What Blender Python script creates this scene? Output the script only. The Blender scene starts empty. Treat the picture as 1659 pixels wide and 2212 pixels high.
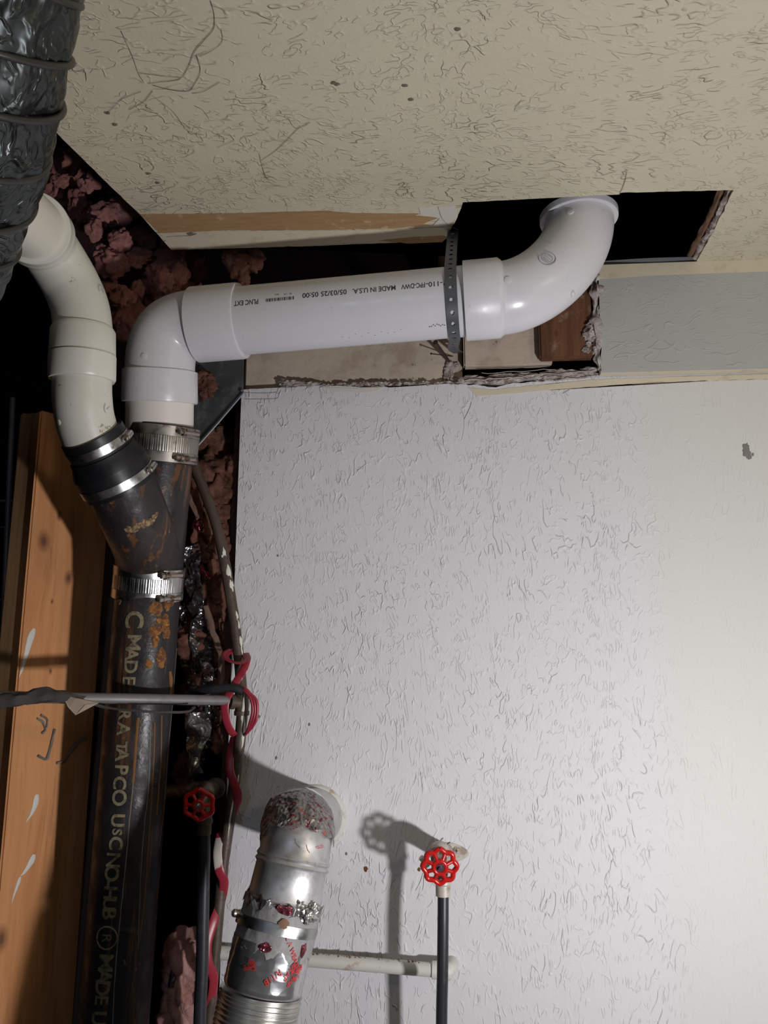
import bpy, bmesh, math, random
from mathutils import Vector, Matrix, noise
random.seed(7)
sc = bpy.context.scene
C = sc.collection
PI = math.pi

# ------------------------------------------------------------------ camera
EYE = Vector((0, 0, 1.6))
PITCH, YAW, F = math.radians(10.9), math.radians(4), 1660.0
cam_d = bpy.data.cameras.new('camera'); cam = bpy.data.objects.new('camera', cam_d); C.objects.link(cam)
cam.location = EYE; cam.rotation_euler = (PI/2 + PITCH, 0, YAW)
cam_d.sensor_fit = 'HORIZONTAL'; cam_d.sensor_width = 36; cam_d.lens = 36*F/1659
cam_d.clip_start = 0.02
sc.camera = cam
# ------------------------------------------------------------------ world, lights, exposure
w = bpy.data.worlds.new('world'); sc.world = w; w.use_nodes = True
w.node_tree.nodes['Background'].inputs[0].default_value = (0.75, 0.82, 1, 1)
w.node_tree.nodes['Background'].inputs[1].default_value = 0.012
def area(name, loc, target, size, power, col, sy=None):
    d = bpy.data.lights.new(name, 'AREA'); d.shape = 'RECTANGLE'; d.size = size; d.size_y = sy or size; d.energy = power; d.color = col
    o = bpy.data.objects.new(name, d); C.objects.link(o); o.location = loc
    o.rotation_euler = (Vector(target) - Vector(loc)).to_track_quat('-Z', 'Y').to_euler()
    return o
area('work_lamp', (0.625, 0.395, 1.185), (-0.02, 1.42, 1.72), 0.06, 12.4, (0.985, 0.968, 1.0))
area('room_light', (-0.5, -0.9, 2.1), (-0.1, 1.4, 1.6), 0.35, 1.9, (0.62, 0.76, 1.0))
area('warm_fill_right', (1.6, -0.1, 2.25), (0.8, 1.0, 1.8), 0.3, 4.0, (1.0, 0.83, 0.56))  # added warm fill, gives the right side its yellow tint
sc.view_settings.view_transform = 'Standard'; sc.view_settings.look = 'None'
sc.view_settings.exposure = 0.0; sc.view_settings.gamma = 1; sc.view_settings.use_curve_mapping = False

# ------------------------------------------------------------------ helpers
def ray(px, py):
    x = (px-829.5)/F; y = (1106-py)/F
    Y = math.cos(PITCH)-y*math.sin(PITCH); Z = math.sin(PITCH)+y*math.cos(PITCH)
    return Vector((x*math.cos(YAW)-Y*math.sin(YAW), x*math.sin(YAW)+Y*math.cos(YAW), Z))
def P(px, py, d):                     # a point of the place at depth d metres in front of the camera's station
    r = ray(px, py); return EYE + r*(d/r.y)
HC = 2.345                            # ceiling height
WY = 1.42                             # face of the lower wall
def PC(px, py, z=HC):
    r = ray(px, py); return EYE + r*((z-EYE.z)/r.z)

def new_obj(name, bm, m, parent=None, smooth=True, angle=40, origin=None):
    me = bpy.data.meshes.new(name)
    base = Vector(parent_world(parent)) if parent else (Vector(origin) if origin is not None else None)
    if base is None:
        n = max(1, len(bm.verts)); base = Vector((0, 0, 0))
        for v in bm.verts: base += v.co
        base /= n
    for v in bm.verts: v.co -= base
    bmesh.ops.recalc_face_normals(bm, faces=bm.faces[:])
    bm.to_mesh(me); bm.free()
    if smooth:
        for p in me.polygons: p.use_smooth = True
        me.set_sharp_from_angle(angle=math.radians(angle))
    o = bpy.data.objects.new(name, me); C.objects.link(o)
    for mm in (m if isinstance(m, (list, tuple)) else [m]): me.materials.append(mm)
    if parent: o.parent = parent
    else: o.location = base
    return o
def parent_world(p):
    v = Vector((0, 0, 0))
    while p: v += p.location; p = p.parent
    return v
def thing(name, loc, label, cat, group=None):
    o = bpy.data.objects.new(name, None); C.objects.link(o); o.location = loc; o.empty_display_size = .02
    o['label'] = label; o['category'] = cat
    if group: o['group'] = group
    return o
def tag(o, label, cat, group=None, kind=None):
    o['label'] = label; o['category'] = cat
    if group: o['group'] = group
    if kind: o['kind'] = kind
    return o
def struct(name, bm, m, parent=None, **k):
    o = new_obj(name, bm, m, parent, **k)
    if not parent: o['kind'] = 'structure'
    return o

def frame(axis, up=None):
    a = Vector(axis).normalized()
    u = (up if up is not None else Vector((0, -1, 0))); u = Vector(u)
    u = (u - a*u.dot(a))
    if u.length < 1e-4: u = Vector((1, 0, 0)) - a*a.x
    u.normalize(); v = a.cross(u)
    return a, u, v
def lathe(bm, c, axis, prof, seg=64, up=None, fn=None, close=True):
    a, u, v = frame(axis, up); rings = []
    for s, r in prof:
        ring = []
        for k in range(seg):
            t = 2*PI*k/seg; rr = r*(fn(t, s) if fn else 1)
            ring.append(bm.verts.new(Vector(c)+a*s+(u*math.cos(t)+v*math.sin(t))*rr))
        rings.append(ring)
    for i in range(len(rings)-1):
        for k in range(seg):
            bm.faces.new((rings[i][k], rings[i][(k+1) % seg], rings[i+1][(k+1) % seg], rings[i+1][k]))
    if close:
        bm.faces.new(rings[0]); bm.faces.new(rings[-1])
    return bm
def sweep(bm, pts, rad, seg=24, caps=True, flat=None, up=None, lump=0):
    """tube along pts; rad a number or a list; flat = (a, b) scale for ribbon-like sections"""
    n = len(pts); pts = [Vector(p) for p in pts]
    if not isinstance(rad, (list, tuple)): rad = [rad]*n
    T = []
    for i in range(n):
        d = pts[min(i+1, n-1)]-pts[max(i-1, 0)]
        if d.length < 1e-9: d = T[-1].copy() if T else Vector((0, 0, 1))
        T.append(d.normalized())
    _, u, v = frame(T[0], up); rings = []
    for i in range(n):
        u = u - T[i]*u.dot(T[i]); u.normalize(); v = T[i].cross(u)
        ring = []
        for k in range(seg):
            t = 2*PI*k/seg; ca, sa = math.cos(t), math.sin(t)
            if flat: ca *= flat[0]; sa *= flat[1]
            r = rad[i]
            if lump: r *= 1+lump*noise.noise((pts[i]+u*ca*.02+v*sa*.02)*60)
            ring.append(bm.verts.new(pts[i]+(u*ca+v*sa)*r))
        rings.append(ring)
    for i in range(n-1):
        for k in range(seg):
            bm.faces.new((rings[i][k], rings[i][(k+1) % seg], rings[i+1][(k+1) % seg], rings[i+1][k]))
    if caps: bm.faces.new(rings[0]); bm.faces.new(rings[-1])
    return bm
def bez(a, b, c, d, n=16):
    return [a*(1-t)**3+b*3*t*(1-t)**2+c*3*t*t*(1-t)+d*t**3 for t in [i/n for i in range(n+1)]]
def quad(a, b, c, n=16): return bez(a, a+(b-a)*.6, c+(b-c)*.6, c, n)
def spline(pts, sub=8):
    pts = [Vector(p) for p in pts]; out = []
    q = [pts[0]*2-pts[1]]+pts+[pts[-1]*2-pts[-2]]
    for i in range(1, len(q)-2):
        for k in range(sub):
            t = k/sub; a, b, c, d = q[i-1], q[i], q[i+1], q[i+2]
            out.append(0.5*((2*b)+(c-a)*t+(2*a-5*b+4*c-d)*t*t+(3*b-a-3*c+d)*t**3))
    out.append(pts[-1]); return out
def box(bm, c, size, axes=None):
    ax = axes or (Vector((1, 0, 0)), Vector((0, 1, 0)), Vector((0, 0, 1)))
    vs = []
    for i in (-1, 1):
        for j in (-1, 1):
            for k in (-1, 1):
                vs.append(bm.verts.new(Vector(c)+ax[0]*(i*size[0]/2)+ax[1]*(j*size[1]/2)+ax[2]*(k*size[2]/2)))
    for f in ((0, 1, 3, 2), (4, 6, 7, 5), (0, 4, 5, 1), (2, 3, 7, 6), (0, 2, 6, 4), (1, 5, 7, 3)):
        bm.faces.new([vs[i] for i in f])
    return bm
def slab(bm, outline, off):
    """prism from an outline of 3D points, thickness vector off"""
    off = Vector(off)
    a = [bm.verts.new(p) for p in outline]; b = [bm.verts.new(Vector(p)+off) for p in outline]
    n = len(a); fa = bm.faces.new(a); fb = bm.faces.new(b[::-1])
    for i in range(n): bm.faces.new((a[i], b[i], b[(i+1) % n], a[(i+1) % n]))
    bmesh.ops.triangulate(bm, faces=[fa, fb])
    return bm
def jag(p, q, n, amp, seed=0, axes=(Vector((1, 0, 0)), Vector((0, 0, 1)))):
    """points from p to q (q left out) wandering by amp"""
    out = []; d = q-p
    for i in range(n):
        t = i/n; o = Vector((0, 0, 0))
        if i: 
            for k, a in enumerate(axes):
                o += a*amp*(noise.noise(Vector((t*n*.45+seed, k*7.3, seed*1.7)))*1.3+random.uniform(-.3, .3))
        out.append(p+d*t+o)
    return out
def bolt(bm, c, axis, r, l, hexa=True):
    lathe(bm, c, axis, [(0, r), (l, r), (l*1.15, r*.75)], 6 if hexa else 20)
    return bm
def lump_ball(bm, c, r, sub=3, f=22, amp=.5, sq=(1, 1, 1)):
    res = bmesh.ops.create_icosphere(bm, subdivisions=sub, radius=1)
    off = Vector((random.uniform(0, 9), random.uniform(0, 9), random.uniform(0, 9)))
    for v in res['verts']:
        d = v.co.copy()
        k = 1+amp*noise.fractal(d*1.6+off, 0.8, 2.2, 5)+amp*.5*noise.ridged_multi_fractal(d*2.2+off, .9, 2, 4, 1, 2)*.35
        v.co = Vector(c)+Vector((d.x*sq[0], d.y*sq[1], d.z*sq[2]))*r*k

# ------------------------------------------------------------------ materials
class M:
    def __init__(s, name, col=(.5, .5, .5), rough=.5, metal=0, spec=.5):
        s.m = bpy.data.materials.new(name); s.m.use_nodes = True; s.t = s.m.node_tree; s.b = s.t.nodes['Principled BSDF']
        s.b.inputs['Base Color'].default_value = (*col, 1); s.b.inputs['Roughness'].default_value = rough
        s.b.inputs['Metallic'].default_value = metal; s.b.inputs['Specular IOR Level'].default_value = spec
        s.c = s.t.nodes.new('ShaderNodeTexCoord').outputs['Object']; s.base = None; s.nrm = None
    def n(s, kind, **k):
        nd = s.t.nodes.new('ShaderNode'+kind)
        for a, b in k.items(): setattr(nd, a, b)
        return nd
    def l(s, a, b): s.t.links.new(a, b)
    def mapped(s, scale=(1, 1, 1), rot=(0, 0, 0), src=None):
        q = s.n('Mapping'); s.l(src or s.c, q.inputs[0]); q.inputs['Scale'].default_value = scale; q.inputs['Rotation'].default_value = rot
        return q.outputs[0]
    def warp(s, src, scale, amt):
        z = s.n('TexNoise'); s.l(src, z.inputs['Vector']); z.inputs['Scale'].default_value = scale; z.inputs['Detail'].default_value = 2
        a = s.n('VectorMath', operation='MULTIPLY_ADD'); s.l(z.outputs['Color'], a.inputs[0]); a.inputs[1].default_value = (amt,)*3; s.l(src, a.inputs[2])
        return a.outputs[0]
    def noise(s, scale, detail=4, rough=.6, src=None, dist=0):
        z = s.n('TexNoise'); s.l(src or s.c, z.inputs['Vector']); z.inputs['Scale'].default_value = scale
        z.inputs['Detail'].default_value = detail; z.inputs['Roughness'].default_value = rough; z.inputs['Distortion'].default_value = dist
        return z.outputs['Fac']
    def ramp(s, fac, a, b, lo=0., hi=1.):
        r = s.n('MapRange'); s.l(fac, r.inputs[0]); r.inputs[1].default_value = a; r.inputs[2].default_value = b
        r.inputs[3].default_value = lo; r.inputs[4].default_value = hi; r.interpolation_type = 'SMOOTHSTEP'
        return r.outputs[0]
    def math(s, op, a, b=None, c=None):
        q = s.n('Math', operation=op)
        for i, x in enumerate((a, b, c)):
            if x is None: continue
            if isinstance(x, (int, float)): q.inputs[i].default_value = x
            else: s.l(x, q.inputs[i])
        return q.outputs[0]
    def color(s, fac, col):                       # lay col over what there is by fac
        q = s.n('Mix', data_type='RGBA'); s.l(fac, q.inputs[0])
        if s.base is None: q.inputs[6].default_value = s.b.inputs['Base Color'].default_value
        else: s.l(s.base, q.inputs[6])
        q.inputs[7].default_value = (*col, 1); s.base = q.outputs[2]; s.l(s.base, s.b.inputs['Base Color']); return s
    def bump(s, h, dist, strength=1.):
        q = s.n('Bump'); s.l(h, q.inputs['Height']); q.inputs['Distance'].default_value = dist; q.inputs['Strength'].default_value = strength
        if s.nrm: s.l(s.nrm, q.inputs['Normal'])
        s.nrm = q.outputs[0]; s.l(s.nrm, s.b.inputs['Normal']); return s
    def rough(s, fac, a, b, lo, hi): s.l(s.ramp(fac, a, b, lo, hi), s.b.inputs['Roughness']); return s

def stomped(name, col, dark, plane, amt=.0016, crack=.35, aniso=(1, 1, 1), tint=None, fine=1, smooth_from=None):
    m = M(name, col, .62, 0, .35)
    w1 = m.warp(m.mapped(aniso), 2.6, .22)
    w2 = m.warp(w1, 8, .035)
    def lines(sc_, wd, src): return m.ramp(m.math('ABSOLUTE', m.math('SUBTRACT', m.noise(sc_, 1, .5, src), .5)), 0, wd, 1, 0)
    g1 = m.ramp(m.noise(30*fine, 1, .5, m.warp(m.c, 12, .05)), .47, .60)
    g2 = m.ramp(m.noise(5, 3, .6), .38, .62, .25, 1)
    r1 = m.math('MULTIPLY', m.math('MULTIPLY', lines(54*fine, .032, w2), g1), g2)
    r2 = m.math('MULTIPLY', lines(95*fine, .05, m.warp(w2, 24, .02)), m.ramp(m.noise(42, 1), .45, .6, 0, .5))
    h = m.math('ADD', m.math('ADD', r1, r2), m.math('ADD', m.math('MULTIPLY', m.noise(26, 4, .6, w2), .8), m.math('MULTIPLY', m.noise(190, 2), .18)))
    m.color(m.ramp(m.noise(2.1, 4, .6), .4, .7, 0, .35), tint or tuple(c*.86 for c in col))
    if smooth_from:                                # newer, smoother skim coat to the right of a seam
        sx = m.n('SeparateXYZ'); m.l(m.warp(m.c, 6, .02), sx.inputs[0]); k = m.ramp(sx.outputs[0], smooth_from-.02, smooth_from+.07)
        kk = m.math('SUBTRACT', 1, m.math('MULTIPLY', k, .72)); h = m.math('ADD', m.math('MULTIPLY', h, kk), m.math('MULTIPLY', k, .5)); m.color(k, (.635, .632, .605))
    if crack: m.color(m.math('MULTIPLY', m.math('MULTIPLY', lines(54*fine, .016, w2), g1), m.math('MULTIPLY', g2, crack)), dark)
    m.color(m.ramp(m.noise(75, 3, .6), .73, .78, 0, .3), dark)
    m.bump(h, amt); return m.m
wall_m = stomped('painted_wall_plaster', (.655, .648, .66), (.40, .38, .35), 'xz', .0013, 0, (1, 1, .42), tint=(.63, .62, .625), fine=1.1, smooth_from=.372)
band_m = stomped('grey_green_paint', (.41, .42, .395), (.33, .33, .30), 'xz', .0006, 0, (.5, 1, 1))
ceil_m = stomped('cream_ceiling_paint', (.605, .55, .41), (.22, .17, .11), 'xy', .0019, .34, (.55, 1.0, 1), fine=1.0)
cream_m = M('cream_paint', (.61, .54, .405), .6); cream_m.color(cream_m.ramp(cream_m.noise(30), .55, .75, 0, .5), (.42, .34, .23)).bump(cream_m.noise(60), .0008); cream_m = cream_m.m
oldboard = M('old_cream_board', (.50, .42, .34), .7); oldboard.color(oldboard.ramp(oldboard.noise(14, 5), .45, .7, 0, .75), (.33, .25, .19)).color(oldboard.ramp(oldboard.noise(55, 4), .66, .72, 0, .8), (.12, .08, .06)).bump(oldboard.noise(40, 5), .002); oldboard = oldboard.m
kraft = M('torn_kraft_paper', (.38, .235, .11), .85); kraft.color(kraft.ramp(kraft.noise(1, 5, .7, kraft.mapped((14, 120, 1))), .4, .65, 0, .55), (.28, .16, .07)).color(kraft.ramp(kraft.noise(45, 3), .62, .72, 0, .6), (.55, .42, .27)).bump(kraft.noise(90), .0006); kraft = kraft.m
gyp = M('broken_gypsum', (.50, .45, .42), .95); gyp.color(gyp.ramp(gyp.noise(45, 6, .7), .42, .6), (.22, .17, .15)).color(gyp.ramp(gyp.noise(110, 4), .58, .66, 0, .8), (.72, .68, .64)).bump(gyp.noise(130, 6, .7), .004); gyp = gyp.m
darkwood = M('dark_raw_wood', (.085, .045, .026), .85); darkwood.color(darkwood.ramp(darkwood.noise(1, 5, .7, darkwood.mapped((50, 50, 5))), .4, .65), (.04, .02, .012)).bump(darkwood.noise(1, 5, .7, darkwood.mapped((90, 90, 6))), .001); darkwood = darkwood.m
def wood(name, a, b, knots=(), sc_=(38, 38, 2.4), grey=None):
    m = M(name, a, .62, 0, .3)
    v = m.warp(m.c, 3, .03)
    g = m.noise(1, 6, .62, m.mapped(sc_, src=v)); m.color(m.ramp(g, .35, .68), b)
    g2 = m.noise(1, 4, .7, m.mapped((150, 150, 5), src=v)); m.color(m.ramp(g2, .56, .72, 0, .5), tuple(c*.5 for c in b))
    for kx, kz, kr in knots:
        s = m.n('SeparateXYZ'); m.l(v, s.inputs[0])
        dx = m.math('SUBTRACT', s.outputs[0], kx+.014); dz = m.math('MULTIPLY', m.math('SUBTRACT', s.outputs[2], kz+.014), .55)
        d = m.math('SQRT', m.math('ADD', m.math('MULTIPLY', dx, dx), m.math('MULTIPLY', dz, dz)))
        m.color(m.ramp(d, kr*.6, kr*1.9, .65, 0), (.16, .055, .025))
        m.color(m.ramp(d, kr*.3, kr*.8, .6, 0), (.07, .028, .016))
    if grey: m.color(m.ramp(m.noise(25, 5), .56, .7, 0, .6), grey)
    m.bump(g, .0012); return m.m
pvc = M('white_pvc', (.60, .595, .625), .28, 0, .5); pvc.color(pvc.ramp(pvc.noise(9, 5, .65), .52, .8, 0, .35), (.62, .56, .46)).color(pvc.ramp(pvc.noise(34, 5, .7, pvc.mapped((1, 1, .5))), .68, .74, 0, .55), (.40, .27, .15)).rough(pvc.noise(30), .3, .7, .22, .4).bump(pvc.noise(6), .0006); pvc = pvc.m
pvc_old = M('aged_white_pvc', (.66, .65, .58), .36, 0, .5); pvc_old.color(pvc_old.ramp(pvc_old.noise(12, 5, .65), .5, .75, 0, .35), (.58, .50, .38)).color(pvc_old.ramp(pvc_old.noise(30, 6, .75, pvc_old.warp(pvc_old.c, 20, .03)), .64, .69, 0, .8), (.30, .17, .08)); pvc_old = pvc_old.m
pvc_cream = M('cream_pvc_stub', (.74, .70, .66), .4); pvc_cream.color(pvc_cream.ramp(pvc_cream.noise(8, 4), .5, .75, 0, .3), (.6, .52, .45)); pvc_cream = pvc_cream.m
ink = M('black_ink', (.03, .03, .035), .6).m
inkb = M('brown_faded_ink', (.16, .12, .10), .7).m
emboss = M('embossed_pvc_shade', (.30, .30, .33), .5).m  # relief shade painted in: moulded marks darker than the plastic they belong to
rubber = M('black_rubber', (.009, .009, .011), .42, 0, .4); rubber.color(rubber.ramp(rubber.noise(14, 5), .58, .75, 0, .25), (.08, .06, .05)).rough(rubber.noise(22), .3, .7, .33, .6); rubber = rubber.m
def steel_mat(name, col, rough, rust=.0, f=16):
    m = M(name, col, rough, 1)
    if rust: m.color(m.ramp(m.noise(f, 6, .7), .66-rust*.2, .74-rust*.2, 0, .85), (.14, .06, .025))
    m.rough(m.noise(40), .3, .7, rough*.8, rough*1.5); return m.m
steel = steel_mat('stainless_band', (.62, .61, .60), .26, .35)
steel_tarnished = steel_mat('tarnished_stainless', (.42, .39, .35), .34, .6)
screw_m = steel_mat('rusty_screw', (.40, .35, .31), .42, .75, 60)
slot_m = M('band_slot_shadowed_gap', (.05, .045, .04), .7).m
def iron(name, rust):
    m = M(name, (.020, .018, .020), .42, 0, .4)
    st = m.noise(1, 6, .68, m.mapped((34, 34, 1.7)))
    m.color(m.ramp(m.noise(7, 5, .65), .42, .7, 0, .7), (.045, .030, .024))
    m.color(m.ramp(st, .63-rust*.16, .70-rust*.14, 0, .9), (.13, .055, .022))
    m.color(m.ramp(m.math('MULTIPLY', st, m.noise(40, 5, .7)), .40-rust*.10, .45-rust*.09, 0, .9), (.30, .12, .025))
    m.rough(m.noise(20, 4), .35, .65, .30, .62); m.bump(m.noise(150, 3), .0006); m.bump(m.noise(18, 5), .0015); return m.m
iron_pipe = iron('cast_iron_with_rust_runs', .45); iron_wye = iron('rusty_cast_iron', .55)
rust_m = M('orange_rust_bloom', (.30, .125, .03), .9); rust_m.color(rust_m.ramp(rust_m.noise(90, 5, .75), .42, .56), (.12, .045, .018)).color(rust_m.ramp(rust_m.noise(240, 4), .6, .7), (.5, .25, .06)).bump(rust_m.noise(220, 5), .0025); rust_m = rust_m.m
stencil = M('faded_tan_stencil', (.24, .20, .115), .8); stencil.color(stencil.ramp(stencil.noise(120, 5, .7), .46, .64, 0, .8), (.06, .05, .035)); stencil = stencil.m
scrape = M('tan_scrape', (.34, .23, .11), .8); scrape.color(scrape.ramp(scrape.noise(160, 5, .7), .42, .55, 0, .9), (.10, .06, .035)); scrape = scrape.m
def foil_mat(name, col, rough, cr=.004, f=30, red=0):
    m = M(name, col, rough, 1)
    v = m.n('TexVoronoi'); v.feature = 'F1'; v.inputs['Scale'].default_value = f; m.l(m.warp(m.c, 14, .04), v.inputs['Vector'])
    v2 = m.n('TexVoronoi'); v2.inputs['Scale'].default_value = f*2.3; m.l(m.warp(m.c, 9, .05), v2.inputs['Vector'])
    h = m.math('ADD', v.outputs['Distance'], m.math('MULTIPLY', v2.outputs['Distance'], .5))
    m.color(m.ramp(m.noise(18, 5), .45, .7, 0, .55), tuple(c*.55 for c in col))
    if red: m.color(m.ramp(m.noise(130, 3, .6), .58, .60, 0, red), (.45, .01, .03))
    m.bump(h, cr); m.b.inputs['Metallic'].default_value = .88; return m.m
jm = M('charcoal_foil_jacket', (.055, .062, .062), .2, .85)
jw_ = jm.warp(jm.warp(jm.c, 6, .12), 20, .03)
jr1 = jm.ramp(jm.math('ABSOLUTE', jm.math('SUBTRACT', jm.noise(14, 2, .5, jw_), .5)), 0, .06, 1, 0)
jr2 = jm.ramp(jm.math('ABSOLUTE', jm.math('SUBTRACT', jm.noise(40, 2, .5, jw_), .5)), 0, .08, .4, 0)
jm.color(jm.ramp(jm.noise(9, 5), .45, .7, 0, .6), (.11, .12, .12)); jm.rough(jm.noise(12, 4), .35, .65, .2, .42)
jm.bump(jm.math('ADD', jm.math('ADD', jr1, jr2), jm.math('MULTIPLY', jm.noise(10, 3), 2.)), .0022); jacket = jm.m
foil_dark = foil_mat('dark_crumpled_foil', (.30, .29, .31), .24, .008, 42)
foil_red = foil_mat('red_printed_foil', (.50, .14, .18), .25, .006, 60, .9)
foil_tape = foil_mat('silver_foil_tape', (.62, .60, .58), .27, .004, 40, .0)
foil_tape_red = foil_mat('silver_foil_tape_with_red_print', (.62, .60, .58), .30, .0035, 70, .8)
alu = M('dusty_aluminium', (.60, .60, .60), .42, .85); alu.color(alu.ramp(alu.noise(60, 6, .7), .5, .72, 0, .5), (.30, .25, .20)).rough(alu.noise(14, 5), .3, .7, .32, .6).bump(alu.noise(7), .001); alu = alu.m
alu_flex = M('corrugated_aluminium', (.60, .59, .57), .33, .9); alu_flex.color(alu_flex.ramp(alu_flex.noise(9, 5), .45, .7, 0, .7), (.30, .23, .16)); alu_flex = alu_flex.m
tape_w = M('grey_white_tape', (.50, .49, .48), .48, 0, .5); tape_w.color(tape_w.ramp(tape_w.noise(20, 5), .5, .75, 0, .5), (.34, .32, .30)).bump(tape_w.noise(20, 4, .5, tape_w.warp(tape_w.c, 12, .06)), .005); tape_w = tape_w.m
red_ink = M('red_print', (.50, .02, .02), .45).m
galv = M('dark_galvanised_sheet', (.16, .17, .18), .45, .8); galv.color(galv.ramp(galv.noise(34, 5, .7), .5, .66, 0, .6), (.32, .33, .34)).rough(galv.noise(16), .3, .7, .35, .6); galv = galv.m
strap_m = M('galvanised_strap', (.12, .13, .14), .45, .7).m
redpaint = M('red_enamel', (.50, .012, .010), .25, 0, .5); redpaint.color(redpaint.ramp(redpaint.noise(70, 5), .58, .68, 0, .6), (.25, .005, .005)); redpaint = redpaint.m
brass = M('painted_brass_body', (.50, .46, .40), .5, .15); brass.color(brass.ramp(brass.noise(50, 5), .5, .62, 0, .7), (.22, .15, .10)); brass = brass.m
oldbrass = M('dark_brass', (.10, .07, .05), .5, .5); oldbrass.color(oldbrass.ramp(oldbrass.noise(60, 5), .5, .65, 0, .6), (.25, .21, .17)); oldbrass = oldbrass.m
hose_m = M('black_hose', (.022, .022, .026), .42); hose_m.color(hose_m.ramp(hose_m.noise(60, 5), .55, .75, 0, .3), (.12, .12, .12)); hose_m = hose_m.m
pipe_brown = M('brown_water_pipe', (.085, .060, .045), .5, .3); pipe_brown.color(pipe_brown.ramp(pipe_brown.noise(40, 5), .5, .7, 0, .7), (.14, .10, .075)).bump(pipe_brown.noise(90), .0008); pipe_brown = pipe_brown.m
pipe_grey = M('grey_conduit', (.20, .19, .19), .5, .3); pipe_grey.color(pipe_grey.ramp(pipe_grey.noise(35, 5), .52, .72, 0, .5), (.12, .10, .09)); pipe_grey = pipe_grey.m
pipe_paint = M('painted_pipe', (.60, .59, .54), .5); pipe_paint.color(pipe_paint.ramp(pipe_paint.noise(45, 5), .58, .7, 0, .7), (.33, .22, .13)); pipe_paint = pipe_paint.m
flake = M('pale_paint_flake', (.66, .66, .55), .6).m
white_drip = M('white_paint_drip', (.68, .66, .60), .55).m
ribbon_m = M('red_vinyl_wire', (.30, .025, .040), .35); ribbon_m.color(ribbon_m.ramp(ribbon_m.noise(9, 3), .62, .64, 0, .9), (.6, .57, .5)); ribbon_m = ribbon_m.m
dust_m = M('grey_dust', (.20, .18, .16), .95).m
web_m = M('cobweb', (.16, .13, .10), .95).m
batt = M('pink_glass_wool', (.80, .36, .31), .95, 0, .1)
batt.color(batt.ramp(batt.noise(12, 6, .7), .38, .68), (.50, .22, .18)).color(batt.ramp(batt.noise(7, 4), .52, .72, 0, .7), (.22, .17, .16)).color(batt.ramp(batt.noise(70, 6, .8), .6, .75, 0, .6), (.85, .55, .48))
batt.bump(batt.noise(60, 8, .8, batt.warp(batt.c, 30, .03)), .012); batt = batt.m
batt_brown = M('brown_dusty_wool', (.36, .17, .12), .95, 0, .1)
batt_brown.color(batt_brown.ramp(batt_brown.noise(14, 6, .7), .38, .66), (.10, .045, .032)).color(batt_brown.ramp(batt_brown.noise(80, 6, .8), .56, .74, 0, .7), (.36, .20, .15))
batt_brown.bump(batt_brown.noise(70, 8, .8, batt_brown.warp(batt_brown.c, 30, .03)), .010); batt_brown = batt_brown.m
batt_pale = M('pale_pink_wool', (.60, .34, .30), .95, 0, .1); batt_pale.color(batt_pale.ramp(batt_pale.noise(26, 6, .7), .4, .68), (.42, .19, .15)).bump(batt_pale.noise(60, 7, .75, batt_pale.warp(batt_pale.c, 30, .03)), .008); batt_pale = batt_pale.m
floor_m = M('concrete_floor', (.22, .21, .20), .9).m
plain_wall = M('off_white_paint', (.30, .29, .27), .8).m
shade_m = M('cavity_shade_board', (.008, .006, .005), 1, 0, 0).m  # darkness of the cavity put into the board colour, no sheen

# ------------------------------------------------------------------ the setting
XR, YB, XL = 2.4, -1.9, -1.7
bm = bmesh.new(); box(bm, ((XL+XR)/2, -.2, -.03), (XR-XL, 3.7, .06)); struct('floor', bm, floor_m, smooth=False)
bm = bmesh.new(); box(bm, (XR+.02, -.2, 1.17), (.04, 3.7, 2.4)); struct('wall_right', bm, plain_wall, smooth=False)
bm = bmesh.new(); box(bm, ((XL+XR)/2, YB-.02, 1.17), (XR-XL, .04, 2.4)); struct('wall_back', bm, plain_wall, smooth=False)
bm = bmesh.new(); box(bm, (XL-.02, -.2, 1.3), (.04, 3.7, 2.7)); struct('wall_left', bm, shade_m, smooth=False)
# ceiling board: its torn rear edge, the cut-out for the riser and the cut left side
edge = []
XY = (Vector((1, 0, 0)), Vector((0, 1, 0)))
q = [PC(110, 275), PC(238, 402), PC(305, 466), PC(370, 540), PC(660, 532), PC(880, 523), PC(963, 517), PC(972, 498), PC(988, 470), PC(1000, 437), PC(1160, 429), PC(1338, 420), PC(1345, 416), PC(1470, 413), PC(1585, 411), PC(1545, 492), PC(1505, 566), PC(1488, 575), PC(1388, 577), PC(1290, 584)]
amps = [.0006, .0006, .0006, .0009, .0009, .0012, .003, .003, .002, .001, .001, .002, .001, .001, .002, .003, .003, .0015, .002]
for i in range(len(q)-1):
    L = (q[i+1]-q[i]).length; edge += jag(q[i], q[i+1], max(2, int(L/.008)), amps[i], i*3.1, XY)
edge.append(q[-1])
BY = 1.385                            # face of the boxed band
edge[-1] = Vector((edge[-1].x, edge[-1].y, HC))
bc = Vector((edge[-1].x+.002, BY+.013, HC))
dirn = (q[0]-q[3]).normalized(); far = q[0]+dirn*1.4
out = edge+[bc, Vector((XR, BY+.013, HC)), Vector((XR, YB, HC)), Vector((XL+.3, YB, HC)), Vector((far.x, far.y, HC))]
bm = bmesh.new(); slab(bm, out, (0, 0, .0127)); ceiling = struct('ceiling', bm, ceil_m, smooth=False)
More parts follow.
